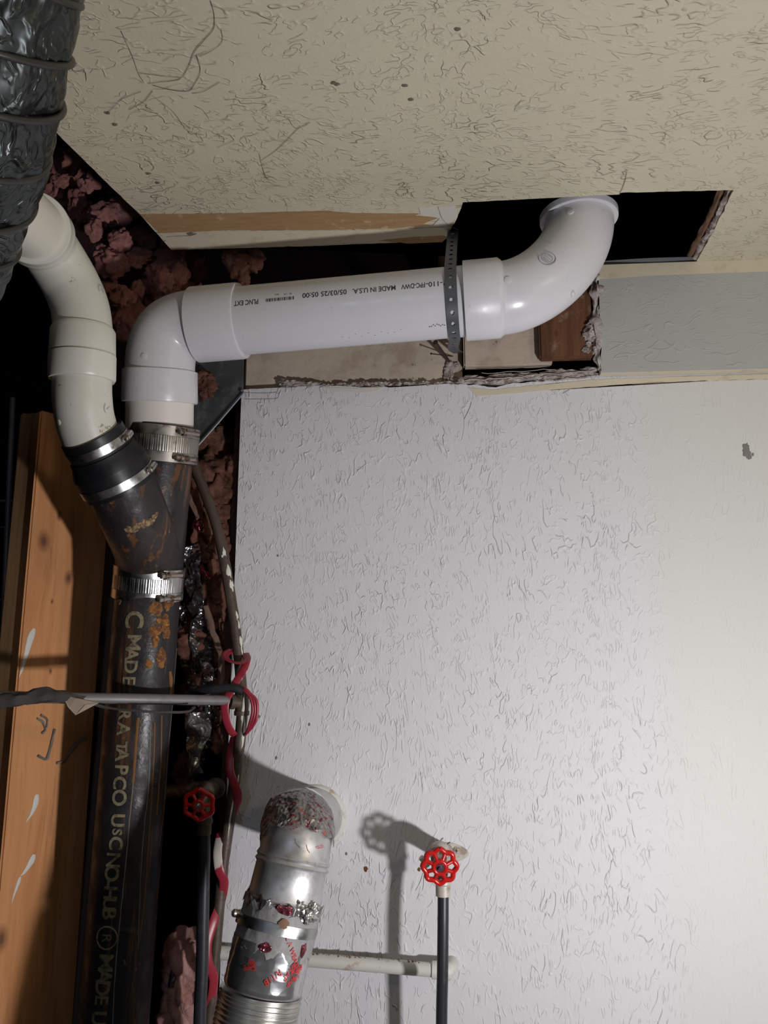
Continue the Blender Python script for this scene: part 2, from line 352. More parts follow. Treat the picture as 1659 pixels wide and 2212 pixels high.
# broken board edges round the cut-out
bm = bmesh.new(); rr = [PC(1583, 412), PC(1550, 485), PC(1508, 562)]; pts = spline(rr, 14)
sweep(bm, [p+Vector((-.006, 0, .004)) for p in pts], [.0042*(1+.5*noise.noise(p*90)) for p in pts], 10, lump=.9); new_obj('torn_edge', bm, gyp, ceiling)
bm = bmesh.new(); sweep(bm, [p+Vector((-.014, 0, .012)) for p in pts], .006, 10, lump=.5); new_obj('lit_joist_strip', bm, M('lit_joist_brown', (.16, .085, .045), .85).m, ceiling)  # joist face catching light, put in as a brighter brown strip
bm = bmesh.new(); pts = spline([PC(1505, 570), PC(1400, 573), PC(1290, 580)], 14)
slab(bm, [p+Vector((0, -.004, -.0008)) for p in pts]+[p+Vector((0, -.004, .0135)) for p in pts[::-1]], (0, .003, 0)); new_obj('corner_bead', bm, M('grey_edge_paper', (.20, .20, .21), .8).m, ceiling, smooth=False)
# torn kraft paper strip and peeled edges on the ceiling
def on_ceiling(name, pxs, m, t=.0008, amp=.0012, parent=ceiling, step=.006):
    p = [PC(a, b)-Vector((0, 0, .0002)) for a, b in pxs]; o = []
    for i in range(len(p)):
        a, b = p[i], p[(i+1) % len(p)]; o += jag(a, b, max(1, int((b-a).length/step)), amp, i*2.3+len(pxs), XY)
    bm = bmesh.new(); slab(bm, o, (0, 0, -t)); return new_obj(name, bm, m, parent, smooth=False)
on_ceiling('torn_paper', [(302, 462), (470, 461), (700, 455), (760, 460), (905, 461), (895, 466), (948, 469), (912, 484), (930, 486), (850, 493), (690, 496), (470, 497), (344, 502)], kraft)
on_ceiling('torn_paper', [(820, 519), (880, 512), (950, 508), (966, 512), (955, 522), (880, 525)], kraft)
on_ceiling('peeled_paint', [(345, 503), (470, 499), (690, 498), (850, 495), (960, 490), (966, 507), (870, 513), (800, 521), (660, 529), (375, 537)], cream_m, .0006, .0005)
on_ceiling('peeled_paint', [(905, 448), (984, 444), (986, 468), (965, 488), (936, 485), (950, 470), (908, 461)], M('pale_torn_paper', (.62, .58, .52), .8).m, .0014, .001)
# boxed band under the ceiling, to the right of the hole
x0 = P(1296, 700, BY).x; zt = HC-.0002; zb = P(1450, 796, BY).z; xs = P(1296, 700, BY).x
ZX = (Vector((1, 0, 0)), Vector((0, 0, 1)))
lft = jag(Vector((xs, BY, zt)), Vector((xs-.002, BY, zb)), 26, .0035, 5, ZX)
bm = bmesh.new(); slab(bm, lft+[Vector((xs-.002, BY, zb)), Vector((XR, BY, zb)), Vector((XR, BY, zt))], (0, .0125, 0)); band = struct('trim_1', bm, band_m, smooth=False)
bm = bmesh.new(); box(bm, ((xs+XR)/2, BY+.022, zb+.006), (XR-xs, .0185, .012)); new_obj('band_underside', bm, cream_m, band, smooth=False)
bm = bmesh.new(); slab(bm, [Vector((xs-.004, BY-.0006, zt)), Vector((XR, BY-.0006, zt)), Vector((XR, BY-.0006, P(1659, 589, BY).z)), Vector((P(1400, 594, BY).x, BY-.0006, P(1400, 595, BY).z)), Vector((xs, BY-.0006, P(1296, 603, BY).z))], (0, .0008, 0)); new_obj('cream_edge', bm, cream_m, band, smooth=False)
bm = bmesh.new(); pts = spline([Vector((xs-.003, BY+.008, zt-.01)), Vector((xs-.004, BY+.007, (zt+zb)/2)), Vector((xs-.004, BY+.006, zb+.005))], 26)
sweep(bm, pts, [.008*(1+.7*noise.noise(p*70)) for p in pts], 12, lump=1.2); new_obj('torn_edge', bm, gyp, band)
bm = bmesh.new()
for _ in range(26):
    t = random.random(); c = P(1262+random.uniform(0, 40), 705+60*t, BY+.008); lump_ball(bm, c, random.uniform(.004, .011)*(1-.4*t), 3, amp=.7)
new_obj('crumbled_gypsum', bm, gyp, band)
# lower wall: drywall face with ragged top
zw = lambda px, py: P(px, py, WY).z
XW = P(500, 1500, WY).x
XW = -.381
top = [P(527, 842, WY), P(610, 838, WY), P(700, 832, WY), P(800, 838, WY), P(900, 834, WY), P(1000, 829, WY), P(1060, 836, WY), P(1160, 824, WY), P(1290, 810, WY)]
top[0].x = XW; o = []
for i in range(len(top)-1): o += jag(top[i], top[i+1], 10, .0022, i*1.9, ZX)
ztop = zb+.004
o += [P(1290, 812, WY), Vector((xs-.004, WY, ztop)), Vector((XR, WY, ztop)), Vector((XR, WY, 0)), Vector((XW, WY, 0))]
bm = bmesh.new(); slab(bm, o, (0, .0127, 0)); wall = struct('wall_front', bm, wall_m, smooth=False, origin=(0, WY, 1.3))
def on_wall(name, pxs, m, parent, d=WY, t=.001, amp=.001, step=.006):
    p = [P(a, b, d)-Vector((0, .0002, 0)) for a, b in pxs]; o = []
    for i in range(len(p)):
        a, b = p[i], p[(i+1) % len(p)]; o += jag(a, b, max(1, int((b-a).length/step)), amp, i*2.3+len(pxs), ZX)
    bm = bmesh.new(); slab(bm, o, (0, -t, 0)); return new_obj(name, bm, m, parent, smooth=False)
on_wall('cream_edge', [(1010, 836), (1060, 842), (1290, 820), (1659, 808), (2100, 790), (2100, 806), (1659, 819), (1400, 826), (1200, 842), (1100, 850), (1030, 856)], cream_m, wall, WY, .0008)
on_wall('peeled_patch', [(690, 837), (760, 839), (828, 836), (815, 845), (790, 849), (730, 847)], M('bare_gypsum_core', (.66, .60, .54), .9).m, wall, WY, .0008)
bm = bmesh.new()
for a, b, n, r in [((604, 828), (690, 834), 34, .005), ((690, 834), (1000, 830), 90, .0038)]:
    for i in range(n):
        t = i/n; lump_ball(bm, P(a[0]+(b[0]-a[0])*t, a[1]+(b[1]-a[1])*t+random.uniform(-5, 4), WY+.004), random.uniform(.4, 1.1)*r, 2, amp=.8, sq=(1.6, 1, .8))
new_obj('torn_edge', bm, gyp, wall)
bm = bmesh.new()
for i in range(110):
    t = i/110; lump_ball(bm, P(1003+285*t, 824-18*t+random.uniform(-9, 7), WY-.002), random.uniform(.003, .0075), 2, amp=.7, sq=(2.4, .9, .6))
new_obj('torn_edge', bm, gyp, wall)
bm = bmesh.new()
for a, b, c, d in [((1005, 822), (1130, 814), .0022, 3), ((1120, 812), (1285, 803), .0016, 4), ((1040, 806), (1200, 797), .0012, 5), ((1150, 826), (1270, 815), .0012, 6)]:
    pts = [P(a[0]+(b[0]-a[0])*t/12, a[1]+(b[1]-a[1])*t/12+random.uniform(-2, 2), WY-.012) for t in range(13)]
    sweep(bm, pts, c, 6, flat=(1, .4))
new_obj('paper_shred', bm, M('grey_paper_shred', (.44, .40, .38), .9).m, wall)
# hairline cracks along the top of the wall
bm = bmesh.new()
for pl in ([(528, 848), (560, 849), (596, 847), (603, 838), (622, 833)], [(528, 862), (570, 862), (598, 860), (604, 850)], [(1234, 830), (1228, 842), (1215, 850)], [(1003, 905), (1015, 880), (1018, 868)]):
    sweep(bm, spline([P(a, b, WY-.0002) for a, b in pl], 6), .0006, 5)
new_obj('crack', bm, M('crack_dust', (.24, .22, .20), 1).m, wall)
bm = bmesh.new()
for a, b, r in ((1611, 966, .005), (1613, 976, .0065), (1618, 985, .004), (1626, 982, .002)): lump_ball(bm, P(a, b, WY-.0003), r, 3, amp=.6, sq=(1, .12, 1.3))
new_obj('stain', bm, M('grey_stain', (.20, .19, .17), .8).m, wall)
for a, b, r in ((905, 1878, 3), (790, 1877, 4), (748, 1844, 2.5), (560, 1548, 2.5), (668, 1565, 2.5), (597, 1637, 2.5), (600, 1200, 2)):
    bm = bmesh.new(); lump_ball(bm, P(a, b, WY-.0003), r*.0008, 2, amp=.4, sq=(1, .3, 1.3)); new_obj('stain', bm, rust_m if r > 2.6 else dust_m, wall)

# framing and cavities
def board(name, x, y, z, m, label, cat='wood framing', grp=None):
    bm = bmesh.new(); box(bm, (sum(x)/2, sum(y)/2, sum(z)/2), (x[1]-x[0], y[1]-y[0], z[1]-z[0]))
    bmesh.ops.bevel(bm, geom=bm.edges[:], offset=.003, segments=2, affect='EDGES')
    o = new_obj(name, bm, m, smooth=True, angle=30); return tag(o, label, cat, grp) if label else o
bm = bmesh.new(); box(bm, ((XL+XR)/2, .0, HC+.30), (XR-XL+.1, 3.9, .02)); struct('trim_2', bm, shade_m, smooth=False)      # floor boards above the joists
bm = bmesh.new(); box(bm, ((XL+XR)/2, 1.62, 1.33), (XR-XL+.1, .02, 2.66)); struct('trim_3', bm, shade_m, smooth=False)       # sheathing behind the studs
board('header_board', (P(529, 800, 1.434).x, P(999, 800, 1.434).x), (1.434, 1.472), (P(700, 860, 1.434).z, P(700, 700, 1.434).z), oldboard, 'old cream painted board behind the long white pipe, above the grey wall', 'board')
# --- brown patch boards in the hole
bx = P(1158, 700, 1.40).x
board('cream_board', (P(1001, 750, 1.412).x, P(1158, 750, 1.412).x+.03), (1.412, 1.433), (P(1080, 789, 1.412).z, P(1080, 690, 1.412).z+.12), oldboard, 'stained cream board in the wall hole, left of the brown wood block', 'board')
blk = wood('block_wood', (.16, .072, .036), (.085, .036, .018), [(-.014, -.035, .006)], (60, 60, 4), (.36, .30, .26))
board('wood_block', (P(1164, 700, 1.39).x, P(1280, 700, 1.39).x), (1.392, 1.411), (P(1220, 772, 1.39).z, HC-.01), blk, 'reddish brown wood block in the wall hole below the right elbow', 'wood block')
jw = darkwood
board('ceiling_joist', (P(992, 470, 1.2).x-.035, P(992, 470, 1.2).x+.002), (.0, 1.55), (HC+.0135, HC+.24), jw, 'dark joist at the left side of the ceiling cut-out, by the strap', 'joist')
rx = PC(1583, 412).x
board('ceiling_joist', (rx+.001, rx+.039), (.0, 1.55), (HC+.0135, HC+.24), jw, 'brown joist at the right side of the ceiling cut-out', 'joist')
# joist along the cut left side of the ceiling
a0, a1 = PC(110, 275)+dirn*.9, PC(372, 542); dd = (a1-a0).normalized(); sd = Vector((dd.y, -dd.x, 0))
if sd.x > 0: sd = -sd
bm = bmesh.new(); box(bm, (a0+a1)/2+sd*.002+Vector((0, 0, .025)), ((a1-a0).length, .014, .022), (dd, sd, Vector((0, 0, 1)))); tag(new_obj('ceiling_joist', bm, jw, smooth=False), 'dark joist edge along the slanting cut side of the ceiling', 'joist')
# wall studs
fA, fB = Vector((P(56, 1250, 1.30).x, 1.30, 0)), Vector((P(190, 1250, 1.395).x, 1.395, 0))
fd = (fB-fA).normalized(); fn_ = Vector((fd.y, -fd.x, 0)); FL = .150
def PS(px, py, off=0):                                   # point on the face of the stud
    r = ray(px, py); t = (fA+fn_*off-EYE).dot(fn_)/r.dot(fn_); return EYE+r*t
ctr_ = fA+fd*(FL/2)-fn_*.02; ctr_.z = 1.3
kn = []
rotS = math.atan2(fd.y, fd.x)
def kpos(px, py):
    v = PS(px, py)-ctr_; return (v.dot(fd), v.z)
kn = [(*kpos(92, 1160), .008), (*kpos(145, 1245), .006), (*kpos(10, 2020), .008), (*kpos(128, 1105), .004), (*kpos(110, 1450), .0025), (*kpos(112, 1300), .002)]
studw = wood('stud_wood', (.66, .31, .125), (.52, .22, .08), kn)
bm = bmesh.new(); box(bm, (0, 0, -.265), (FL, .04, 2.03)); bmesh.ops.bevel(bm, geom=bm.edges[:], offset=.003, segments=3, affect='EDGES')
stud = new_obj('wall_stud', bm, studw, angle=30, origin=(0, 0, 0)); stud.location = ctr_; stud.rotation_euler = (0, 0, rotS)
tag(stud, 'bare orange wood stud with knots and white paint drips, left of the iron pipe', 'stud')
MI = (Matrix.Translation(ctr_) @ Matrix.Rotation(rotS, 4, 'Z')).inverted()
for pl, wd in (([(74, 1358), (66, 1378), (58, 1408), (48, 1445), (41, 1462)], 7), ([(80, 1716), (76, 1738), (68, 1758), (56, 1776)], 6), ([(74, 1846), (66, 1864), (52, 1885), (44, 1892)], 6), ([(44, 1894), (38, 1912), (30, 1934), (25, 1952)], 3.5)):
    pts = spline([MI @ PS(a, b, .0004) for a, b in pl], 6); n = len(pts)
    bm = bmesh.new(); sweep(bm, pts, [wd*.00075*(.25+.9*math.sin(PI*min(1, (i+1.5)/(n*.6))) if i < n*.3 else max(.12, 1.1*(1-(i-n*.3)/(n*.7)))) for i in range(n)], 10, flat=(.25, 1))
    me_ = bpy.data.meshes.new('paint_drip'); bmesh.ops.recalc_face_normals(bm, faces=bm.faces[:]); bm.to_mesh(me_); bm.free(); me_.materials.append(white_drip)
    o_ = bpy.data.objects.new('paint_drip', me_); C.objects.link(o_); o_.parent = stud
sL = fA.x
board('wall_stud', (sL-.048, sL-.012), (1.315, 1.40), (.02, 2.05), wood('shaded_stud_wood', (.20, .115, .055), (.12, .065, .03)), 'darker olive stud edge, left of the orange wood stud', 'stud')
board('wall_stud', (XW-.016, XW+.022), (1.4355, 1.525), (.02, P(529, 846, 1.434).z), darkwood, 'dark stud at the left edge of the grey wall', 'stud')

# ------------------------------------------------------------------ glass wool
def wool(name, blobs, m, label, dflt=.03, sub=4):
    bm = bmesh.new()
    for px, py, d, r in blobs:
        lump_ball(bm, P(px, py, d), r, sub, amp=.55, sq=(random.uniform(.8, 1.3), .6, random.uniform(.8, 1.4)))
    return tag(new_obj(name, bm, m, smooth=True, angle=180), label, 'insulation')
B = []
poly = [(85, 300), (150, 340), (300, 470), (400, 560), (400, 640), (300, 700), (250, 700), (200, 560), (110, 430), (80, 400)]
def inside(x, y):
    c = False; j = len(poly)-1
    for i in range(len(poly)):
        a, b = poly[i], poly[j]
        if (a[1] > y) != (b[1] > y) and x < (b[0]-a[0])*(y-a[1])/(b[1]-a[1])+a[0]: c = not c
        j = i
    return c
while len(B) < 40:
    x, y = random.uniform(60, 460), random.uniform(270, 720)
    if inside(x, y): B.append((x, y, random.uniform(1.36, 1.50), random.uniform(.022, .045)))
front = [(150, 345), (190, 400), (130, 395), (165, 440), (225, 460), (200, 500), (260, 520), (240, 570), (290, 560), (330, 590), (300, 620), (350, 610), (380, 595), (270, 640), (255, 680), (230, 620), (215, 545)]
B += [(x+random.uniform(-6, 6), y+random.uniform(-6, 6), random.uniform(1.29, 1.34), random.uniform(.013, .024)) for x, y in front]
B += [(150, 330, 1.46, .05), (120, 380, 1.45, .045), (210, 470, 1.44, .04), (235, 505, 1.40, .045), (90, 330, 1.5, .05), (100, 420, 1.5, .045), (300, 590, 1.40, .04), (355, 575, 1.35, .034), (290, 650, 1.42, .035), (260, 690, 1.42, .03), (420, 580, 1.43, .025), (180, 420, 1.47, .05), (330, 520, 1.46, .04)]
wool('insulation_batt', B, batt, 'pink and grey insulation filling the opening left of the ceiling edge')
wool('insulation_tuft', [(512, 560, 1.33, .022), (520, 585, 1.33, .018), (500, 555, 1.33, .018), (545, 560, 1.33, .016), (528, 605, 1.33, .010), (560, 556, 1.34, .012)], batt_pale, 'pale pink insulation tuft hanging above the left end of the long pipe')
wool('insulation_tuft', [(440, 815, 1.375, .012), (446, 830, 1.375, .014), (452, 840, 1.375, .010), (438, 850, 1.375, .009)], batt_brown, 'small brown insulation tuft on the dark sheet metal')
bb = [(random.uniform(415, 500), 950+i*11+random.uniform(-10, 10), random.uniform(1.44, 1.50), random.uniform(.018, .034)) for i in range(60)]
wool('insulation_batt', bb, batt_brown, 'brown dusty insulation in the stud bay beside the brown pipe')
wool('insulation_tuft', [(405, 2090, 1.42, .034), (395, 2140, 1.42, .036), (415, 2060, 1.42, .02), (400, 2190, 1.42, .036), (410, 2240, 1.42, .04)], batt_pale, 'pink insulation lump beside the lower left hose')
wool('insulation_tuft', [(405, 1655, 1.44, .018), (412, 1640, 1.44, .014), (398, 1670, 1.44, .014)], batt_brown, 'tan insulation tuft under the crumpled foil')

# crumpled foil facing hanging in the stud bay
def foil_ribbon(name, path, m, parent, d, amp=.008, seed=0):
    pts = spline([Vector((a, b, w_)) for a, b, w_ in path], 10); bm = bmesh.new(); rows = []
    for i, p in enumerate(pts):
        row = []
        for k in range(11):
            t = k/10-.5; x = p.x+t*p.z; wv = P(x, p.y, d)
            n_ = Vector((noise.noise(wv*38+Vector((seed, 0, 0))), noise.noise(wv*44+Vector((0, seed+5, 0))), noise.noise(wv*50+Vector((0, 0, seed+9)))))
            wv += Vector((n_.x*.006, n_.y*amp*2.2-.006*math.cos(t*PI), n_.z*.006)); row.append(bm.verts.new(wv))
        rows.append(row)
    for i in range(len(rows)-1):
        for k in range(10): bm.faces.new((rows[i][k], rows[i][k+1], rows[i+1][k+1], rows[i+1][k]))
    geo = bmesh.ops.solidify(bm, geom=bm.faces[:], thickness=.0006)
    return new_obj(name, bm, m, parent, smooth=True, angle=28)
fp = thing('foil_facing', P(425, 1680, 1.43), 'crumpled silver foil facing strip hanging between iron pipe and brown pipe', 'foil')
foil_ribbon('foil_sheet', [(415, 1180, 26), (418, 1260, 36), (430, 1340, 40), (438, 1420, 50), (440, 1480, 54), (436, 1540, 56), (430, 1590, 54), (424, 1630, 36), (420, 1672, 26)], foil_dark, fp, 1.43)
foil_ribbon('foil_tip', [(425, 1540, 50), (428, 1590, 52), (420, 1630, 34), (424, 1672, 24)], foil_tape, fp, 1.415, .007, 3)
foil_ribbon('red_printed_patch', [(424, 1118, 20), (428, 1135, 30), (436, 1152, 22)], foil_red, fp, 1.425, .004, 7)
foil_ribbon('red_printed_patch', [(436, 1225, 10), (444, 1238, 14), (452, 1250, 8)], foil_red, fp, 1.425, .004, 9)
foil_ribbon('red_printed_patch', [(436, 1430, 26), (448, 1452, 30), (452, 1475, 22)], foil_mat('speckled_foil', (.5, .46, .48), .25, .004, 60, .8), fp, 1.41, .004, 11)
foil_ribbon('foil_sheet', [(388, 1300, 16), (398, 1370, 26), (405, 1440, 36)], foil_dark, fp, 1.45, .006, 13)
tag(foil_ribbon('foil_scrap', [(385, 2060, 8), (378, 2090, 20), (368, 2130, 12)], foil_dark, None, 1.40, .004, 17), 'small foil scrap beside the pink insulation lump', 'foil')

# dark sheet metal plate
bm = bmesh.new(); slab(bm, [P(425, 770, 1.40), P(527, 768, 1.40), P(526, 846, 1.40), P(424, 968, 1.40), P(415, 968, 1.40), P(415, 780, 1.40)], (0, .0015, 0))
pl = new_obj('sheet_metal_plate', bm, galv, smooth=False); tag(pl, 'dark galvanised sheet metal plate between the drain elbow and the wall', 'metal plate')
bm = bmesh.new(); sweep(bm, [P(526, 846, 1.398), P(470, 912, 1.396), P(420, 968, 1.394)], .0018, 8, flat=(1, 2)); new_obj('folded_lip', bm, strap_m, pl)
bm = bmesh.new(); lathe(bm, P(522, 843, 1.397), (0, -1, 0), [(0, .004), (.002, .0036), (.003, .001)], 16); new_obj('screw', bm, screw_m, pl)

# ------------------------------------------------------------------ text helpers
def text_mesh(body, size, fat=0):
    cu = bpy.data.curves.new('t', 'FONT'); cu.body = body; cu.offset = size*fat; cu.size = size; cu.align_x = 'CENTER'; cu.align_y = 'CENTER'; cu.resolution_u = 4
    o = bpy.data.objects.new('t', cu); C.objects.link(o)
    bpy.context.view_layer.update()
    me = bpy.data.meshes.new_from_object(o.evaluated_get(bpy.context.evaluated_depsgraph_get()))
    bpy.data.objects.remove(o); bpy.data.curves.remove(cu)
    bm = bmesh.new(); bm.from_mesh(me); bpy.data.meshes.remove(me); return bm
def wrap_text(dst, body, size, c, axis, ang, r, rot=0, up=None, sx=1, lift=.0003, bold=0, fit=0):
    """text printed on a cylinder: x runs along the axis, y round it"""
    a, u, v = frame(axis, up); bm = text_mesh(body, size, bold)
    R = Matrix.Rotation(rot, 2)
    if fit: sx = fit/(max(v.co.x for v in bm.verts)-min(v.co.x for v in bm.verts))
    for vtx in bm.verts:
        p = R @ Vector((vtx.co.x*sx, vtx.co.y)); vtx.co = Vector((p.x, p.y, 0))
    step = r*.10; k = -.06
    while k < .06:
        bmesh.ops.bisect_plane(bm, geom=bm.verts[:]+bm.edges[:]+bm.faces[:], plane_co=(0, k, 0), plane_no=(0, 1, 0)); k += step
    vm = {}
    for vtx in bm.verts:
        t = ang-vtx.co.y/r; vm[vtx] = dst.verts.new(Vector(c)+a*vtx.co.x+(u*math.cos(t)+v*math.sin(t))*(r+lift))
    for f in bm.faces: dst.faces.new([vm[x] for x in f.verts])
    bm.free()
def angle_of(c, axis, px, py, r, up=None):
    """where the view ray through a pixel meets the cylinder: (distance along axis, angle)"""
    a, u, v = frame(axis, up); d = ray(px, py); o = EYE-Vector(c)
    o2 = o-a*o.dot(a); d2 = d-a*d.dot(a)
    A = d2.dot(d2); B_ = 2*o2.dot(d2); C_ = o2.dot(o2)-r*r; disc = max(0, B_*B_-4*A*C_)
    t = (-B_-math.sqrt(disc))/(2*A); p = o+d*t
    return p.dot(a), math.atan2(p.dot(v), p.dot(u))
def patch(bm, c, axis, s, th, r, rs, ra, thick=.0008, n=20, seed=0, up=None, jit=.25):
    """irregular scab lying on a cylinder"""
    a, u, v = frame(axis, up); cen = bm.verts.new(Vector(c)+a*s+(u*math.cos(th)+v*math.sin(th))*(r+thick)); ring = []; mid = []
    for k in range(n):
        t = 2*PI*k/n; j = 1+jit*noise.noise(Vector((math.cos(t)*1.5+seed, math.sin(t)*1.5, seed)))*2
        for lst, q_, h in ((mid, .7, thick), (ring, 1, -.0004)):
            tt = th+math.sin(t)*ra*j*q_/r; lst.append(bm.verts.new(Vector(c)+a*(s+math.cos(t)*rs*j*q_)+(u*math.cos(tt)+v*math.sin(tt))*(r+h)))
    for k in range(n):
        k2 = (k+1) % n; bm.faces.new((cen, mid[k], mid[k2])); bm.faces.new((mid[k], ring[k], ring[k2], mid[k2]))

# ------------------------------------------------------------------ main PVC drain
RP = .0575
pA, pB = P(478, 697, 1.215), P(1040, 648, 1.185)
ax = (pB-pA).normalized()
drain = thing('drain_pipe', P(345, 925, 1.27), 'long white plastic drain pipe crossing under the ceiling between two elbows', 'pipe')
bm = bmesh.new(); sweep(bm, [pA+(pB-pA)*i/20 for i in range(21)], RP, 96); body = new_obj('pipe', bm, pvc, drain)
# printing: upside-down, read from the right
bm = bmesh.new()
for s_, xm, ym, size, sx_ in (('PLNC EXT', 532, 653, .0125, 54), ('05/03/25 05:00', 701, 634, .0125, 96), ('MADE IN U.S.A.', 808, 625, .0125, 92), ('FPC-DWV', 893, 617, .0125, 50), ('-110-', 938, 613, .0125, 34), ('P', 963, 611, .0125, 8)):
    s, th = angle_of(pA, ax, xm, ym, RP); wrap_text(bm, s_, size, pA+ax*s, ax, th, RP, PI, fit=sx_*.00076, bold=.012)
s0, th0 = angle_of(pA, ax, 608, 646, RP); a_, u_, v_ = frame(ax)
x_ = -.026
while x_ < .022:
    w_ = random.choice((.0006, .0011, .0016))
    for k in range(2):
        t1 = th0-.05+.05*k; t2 = t1+.05
        bm.faces.new([bm.verts.new(pA+a_*(s0+xx)+(u_*math.cos(tt)+v_*math.sin(tt))*(RP+.0004)) for xx, tt in ((x_, t1), (x_+w_, t1), (x_+w_, t2), (x_, t2))])
    x_ += w_+random.choice((.0006, .0011, .0016))
for s_, xm, ym in (('05 : 110', 622, 641), ('PVC', 598, 642)):
    s, th = angle_of(pA, ax, xm, ym-6, RP); wrap_text(bm, s_, .004, pA+ax*s, ax, th, RP, PI)
new_obj('printed_text', bm, ink, body, smooth=False)
bm = bmesh.new()
for k in range(9): patch(bm, pA, ax, *angle_of(pA, ax, 928+k*4, 702+random.uniform(-3, 4), RP), RP, .0016, .0014, .0003, 10, k)
for k in range(10): patch(bm, pA, ax, *angle_of(pA, ax, 740+k*14, 728-k*1.3+random.uniform(-5, 3), RP), RP, .0016, .0006, .0002, 10, k)
new_obj('faded_print', bm, inkb, body, smooth=False)
# right elbow
RE = .0590; RH = .0645
hR = pB; cR = P(1250, 628, 1.2); tR = P(1250, 473, 1.232)
tR = Vector((tR.x, 1.232, tR.z)); e0 = P(1082, 645, 1.187)
arc = bez(e0, e0+ax*.062, Vector((tR.x, 1.225, tR.z-.075)), tR, 28)
elbow = lambda: None
bm = bmesh.new(); sweep(bm, [e0-ax*.01]+arc+[tR+Vector((0, 0, .03))], RE, 72); elR = new_obj('elbow', bm, pvc, drain)
bm = bmesh.new(); h0 = P(1003, 651, 1.187); hl = (e0-h0).length
lathe(bm, h0, ax, [(0, RP+.0005), (.0005, RH), (hl-.004, RH), (hl+.002, RE+.001), (hl+.004, RE-.003)], 80); new_obj('hub', bm, pvc, elR)
bm = bmesh.new(); lathe(bm, tR+Vector((0, 0, -.004)), (0, 0, 1), [(0, RE-.002), (.001, RH+.0015), (.006, RH+.002), (.055, RH+.002)], 80); new_obj('hub', bm, pvc, elR)
bm = bmesh.new(); sweep(bm, [tR+Vector((-.006, .004, .05)), tR+Vector((-.006, .004, .3))], RP, 60); new_obj('riser', bm, pvc, drain)
# marks on the elbow, set on the surface seen there
def surf(px, py, arcp, r):
    best = None
    d = ray(px, py).normalized()
    for i in range(400):
        p = EYE+d*(.9+i*.0015)
        if best: break
        for j in range(len(arcp)-1):
            a, b = arcp[j], arcp[j+1]; ab = b-a; t = max(0, min(1, (p-a).dot(ab)/ab.length_squared)); cpt = a+ab*t
            if (p-cpt).length <= r: best = (p, (p-cpt).normalized(), ab.normalized()); break
    return best
def ring_mark(bm, hit, r, t=.0006, seg=28):
    p, n, a = hit; _, u, v = frame(n, a); pts = [p+n*.0002+(u*math.cos(2*PI*k/seg)+v*math.sin(2*PI*k/seg))*r for k in range(seg+1)]
    sweep(bm, pts, t, 6, caps=False)
def disc(bm, hit, r, h): lathe(bm, hit[0]-hit[1]*.001, hit[1], [(0, r), (.001+h, r), (.001+h*1.3, r*.8)], 24)
for q_, r_ in (((1232, 458), .0058), ((1097, 605), .0056)): bm = bmesh.new(); disc(bm, surf(*q_, arc, RE), r_, .0014); new_obj('gate_mark', bm, pvc, elR)
h_ = surf(1182, 558, arc, RE); bm = bmesh.new(); ring_mark(bm, h_, .0135); ring_mark(bm, h_, .0088, .0003)
_, u_, v_ = frame(h_[1], h_[2]); up_ = (Vector((0, 0, 1))-h_[1]*h_[1].z).normalized(); rt_ = up_.cross(h_[1])
def flat_text(bm, body, size, p, n, right, upv, lift=.0004):
    tm = text_mesh(body, size); vm = {v: bm.verts.new(p+n*lift+right*v.co.x+upv*v.co.y) for v in tm.verts}
    for f in tm.faces: bm.faces.new([vm[x] for x in f.verts])
    tm.free()
ctr = h_[0]; dg = (rt_*.7+up_*-.7).normalized(); dg2 = dg.cross(h_[1])
for k, (x1, y1) in enumerate(((0, .0018), (0, -.0018))): sweep(bm, [ctr+h_[1]*.0003+dg*-.006+dg2*y1, ctr+h_[1]*.0003+dg*.006+dg2*y1], .0004, 6)
flat_text(bm, 'NSF', .006, ctr-up_*.0+dg2*.0058, h_[1], dg*-1, dg2*-1, .0008); flat_text(bm, 'PVC', .005, ctr-dg2*.0058, h_[1], dg*-1, dg2*-1, .0008)
new_obj('embossed_emblem', bm, emboss, elR)
bm = bmesh.new(); hh = surf(1190, 524, arc, RE); flat_text(bm, 'ASTM', .006, hh[0], hh[1], dg*-1, dg2*-1, .0008); hh = surf(1110, 612, arc, RE); 
new_obj('embossed_text', bm, emboss, elR, smooth=False)
bm = bmesh.new(); hh = surf(1236, 634, arc, RE); lump_ball(bm, hh[0], .005, 2, amp=.3); new_obj('plastic_burr', bm, pvc, elR)
# left elbow and stub
g0 = P(522, 693, 1.213); g1 = P(424, 702, 1.222); gl = (g0-g1).length
e1 = P(430, 701, 1.222); b1 = P(346, 800, 1.235); st = P(345, 930, 1.262)
dn = (st-b1).normalized()
arcL = bez(e1, e1-ax*.055, b1-dn*.052, b1, 26)
bm = bmesh.new(); sweep(bm, [e1+ax*.01]+arcL+[b1+dn*.01], RE, 72); elL = new_obj('elbow', bm, pvc, drain)
bm = bmesh.new(); lathe(bm, g1-ax*.004, ax, [(0, RE-.004), (.004, RH), (gl, RH), (gl+.004, RH-.001), (gl+.005, RP)], 80); new_obj('hub', bm, pvc, elL)
bm = bmesh.new(); h1 = P(343, 870, 1.25); bl = (h1-b1).length; lathe(bm, b1, dn, [(-.002, RE-.003), (.002, RH-.001), (bl-.003, RH), (bl, RH-.001), (bl+.0005, RP)], 80); new_obj('hub', bm, pvc, elL)
bm = bmesh.new(); sweep(bm, [b1+dn*.02, st+dn*.004], RP, 72); new_obj('stub', bm, pvc_cream, drain)
for q_ in ((400, 681), (312, 770)): bm = bmesh.new(); disc(bm, surf(*q_, arcL, RE), .0056, .0014); new_obj('gate_mark', bm, pvc, elL)

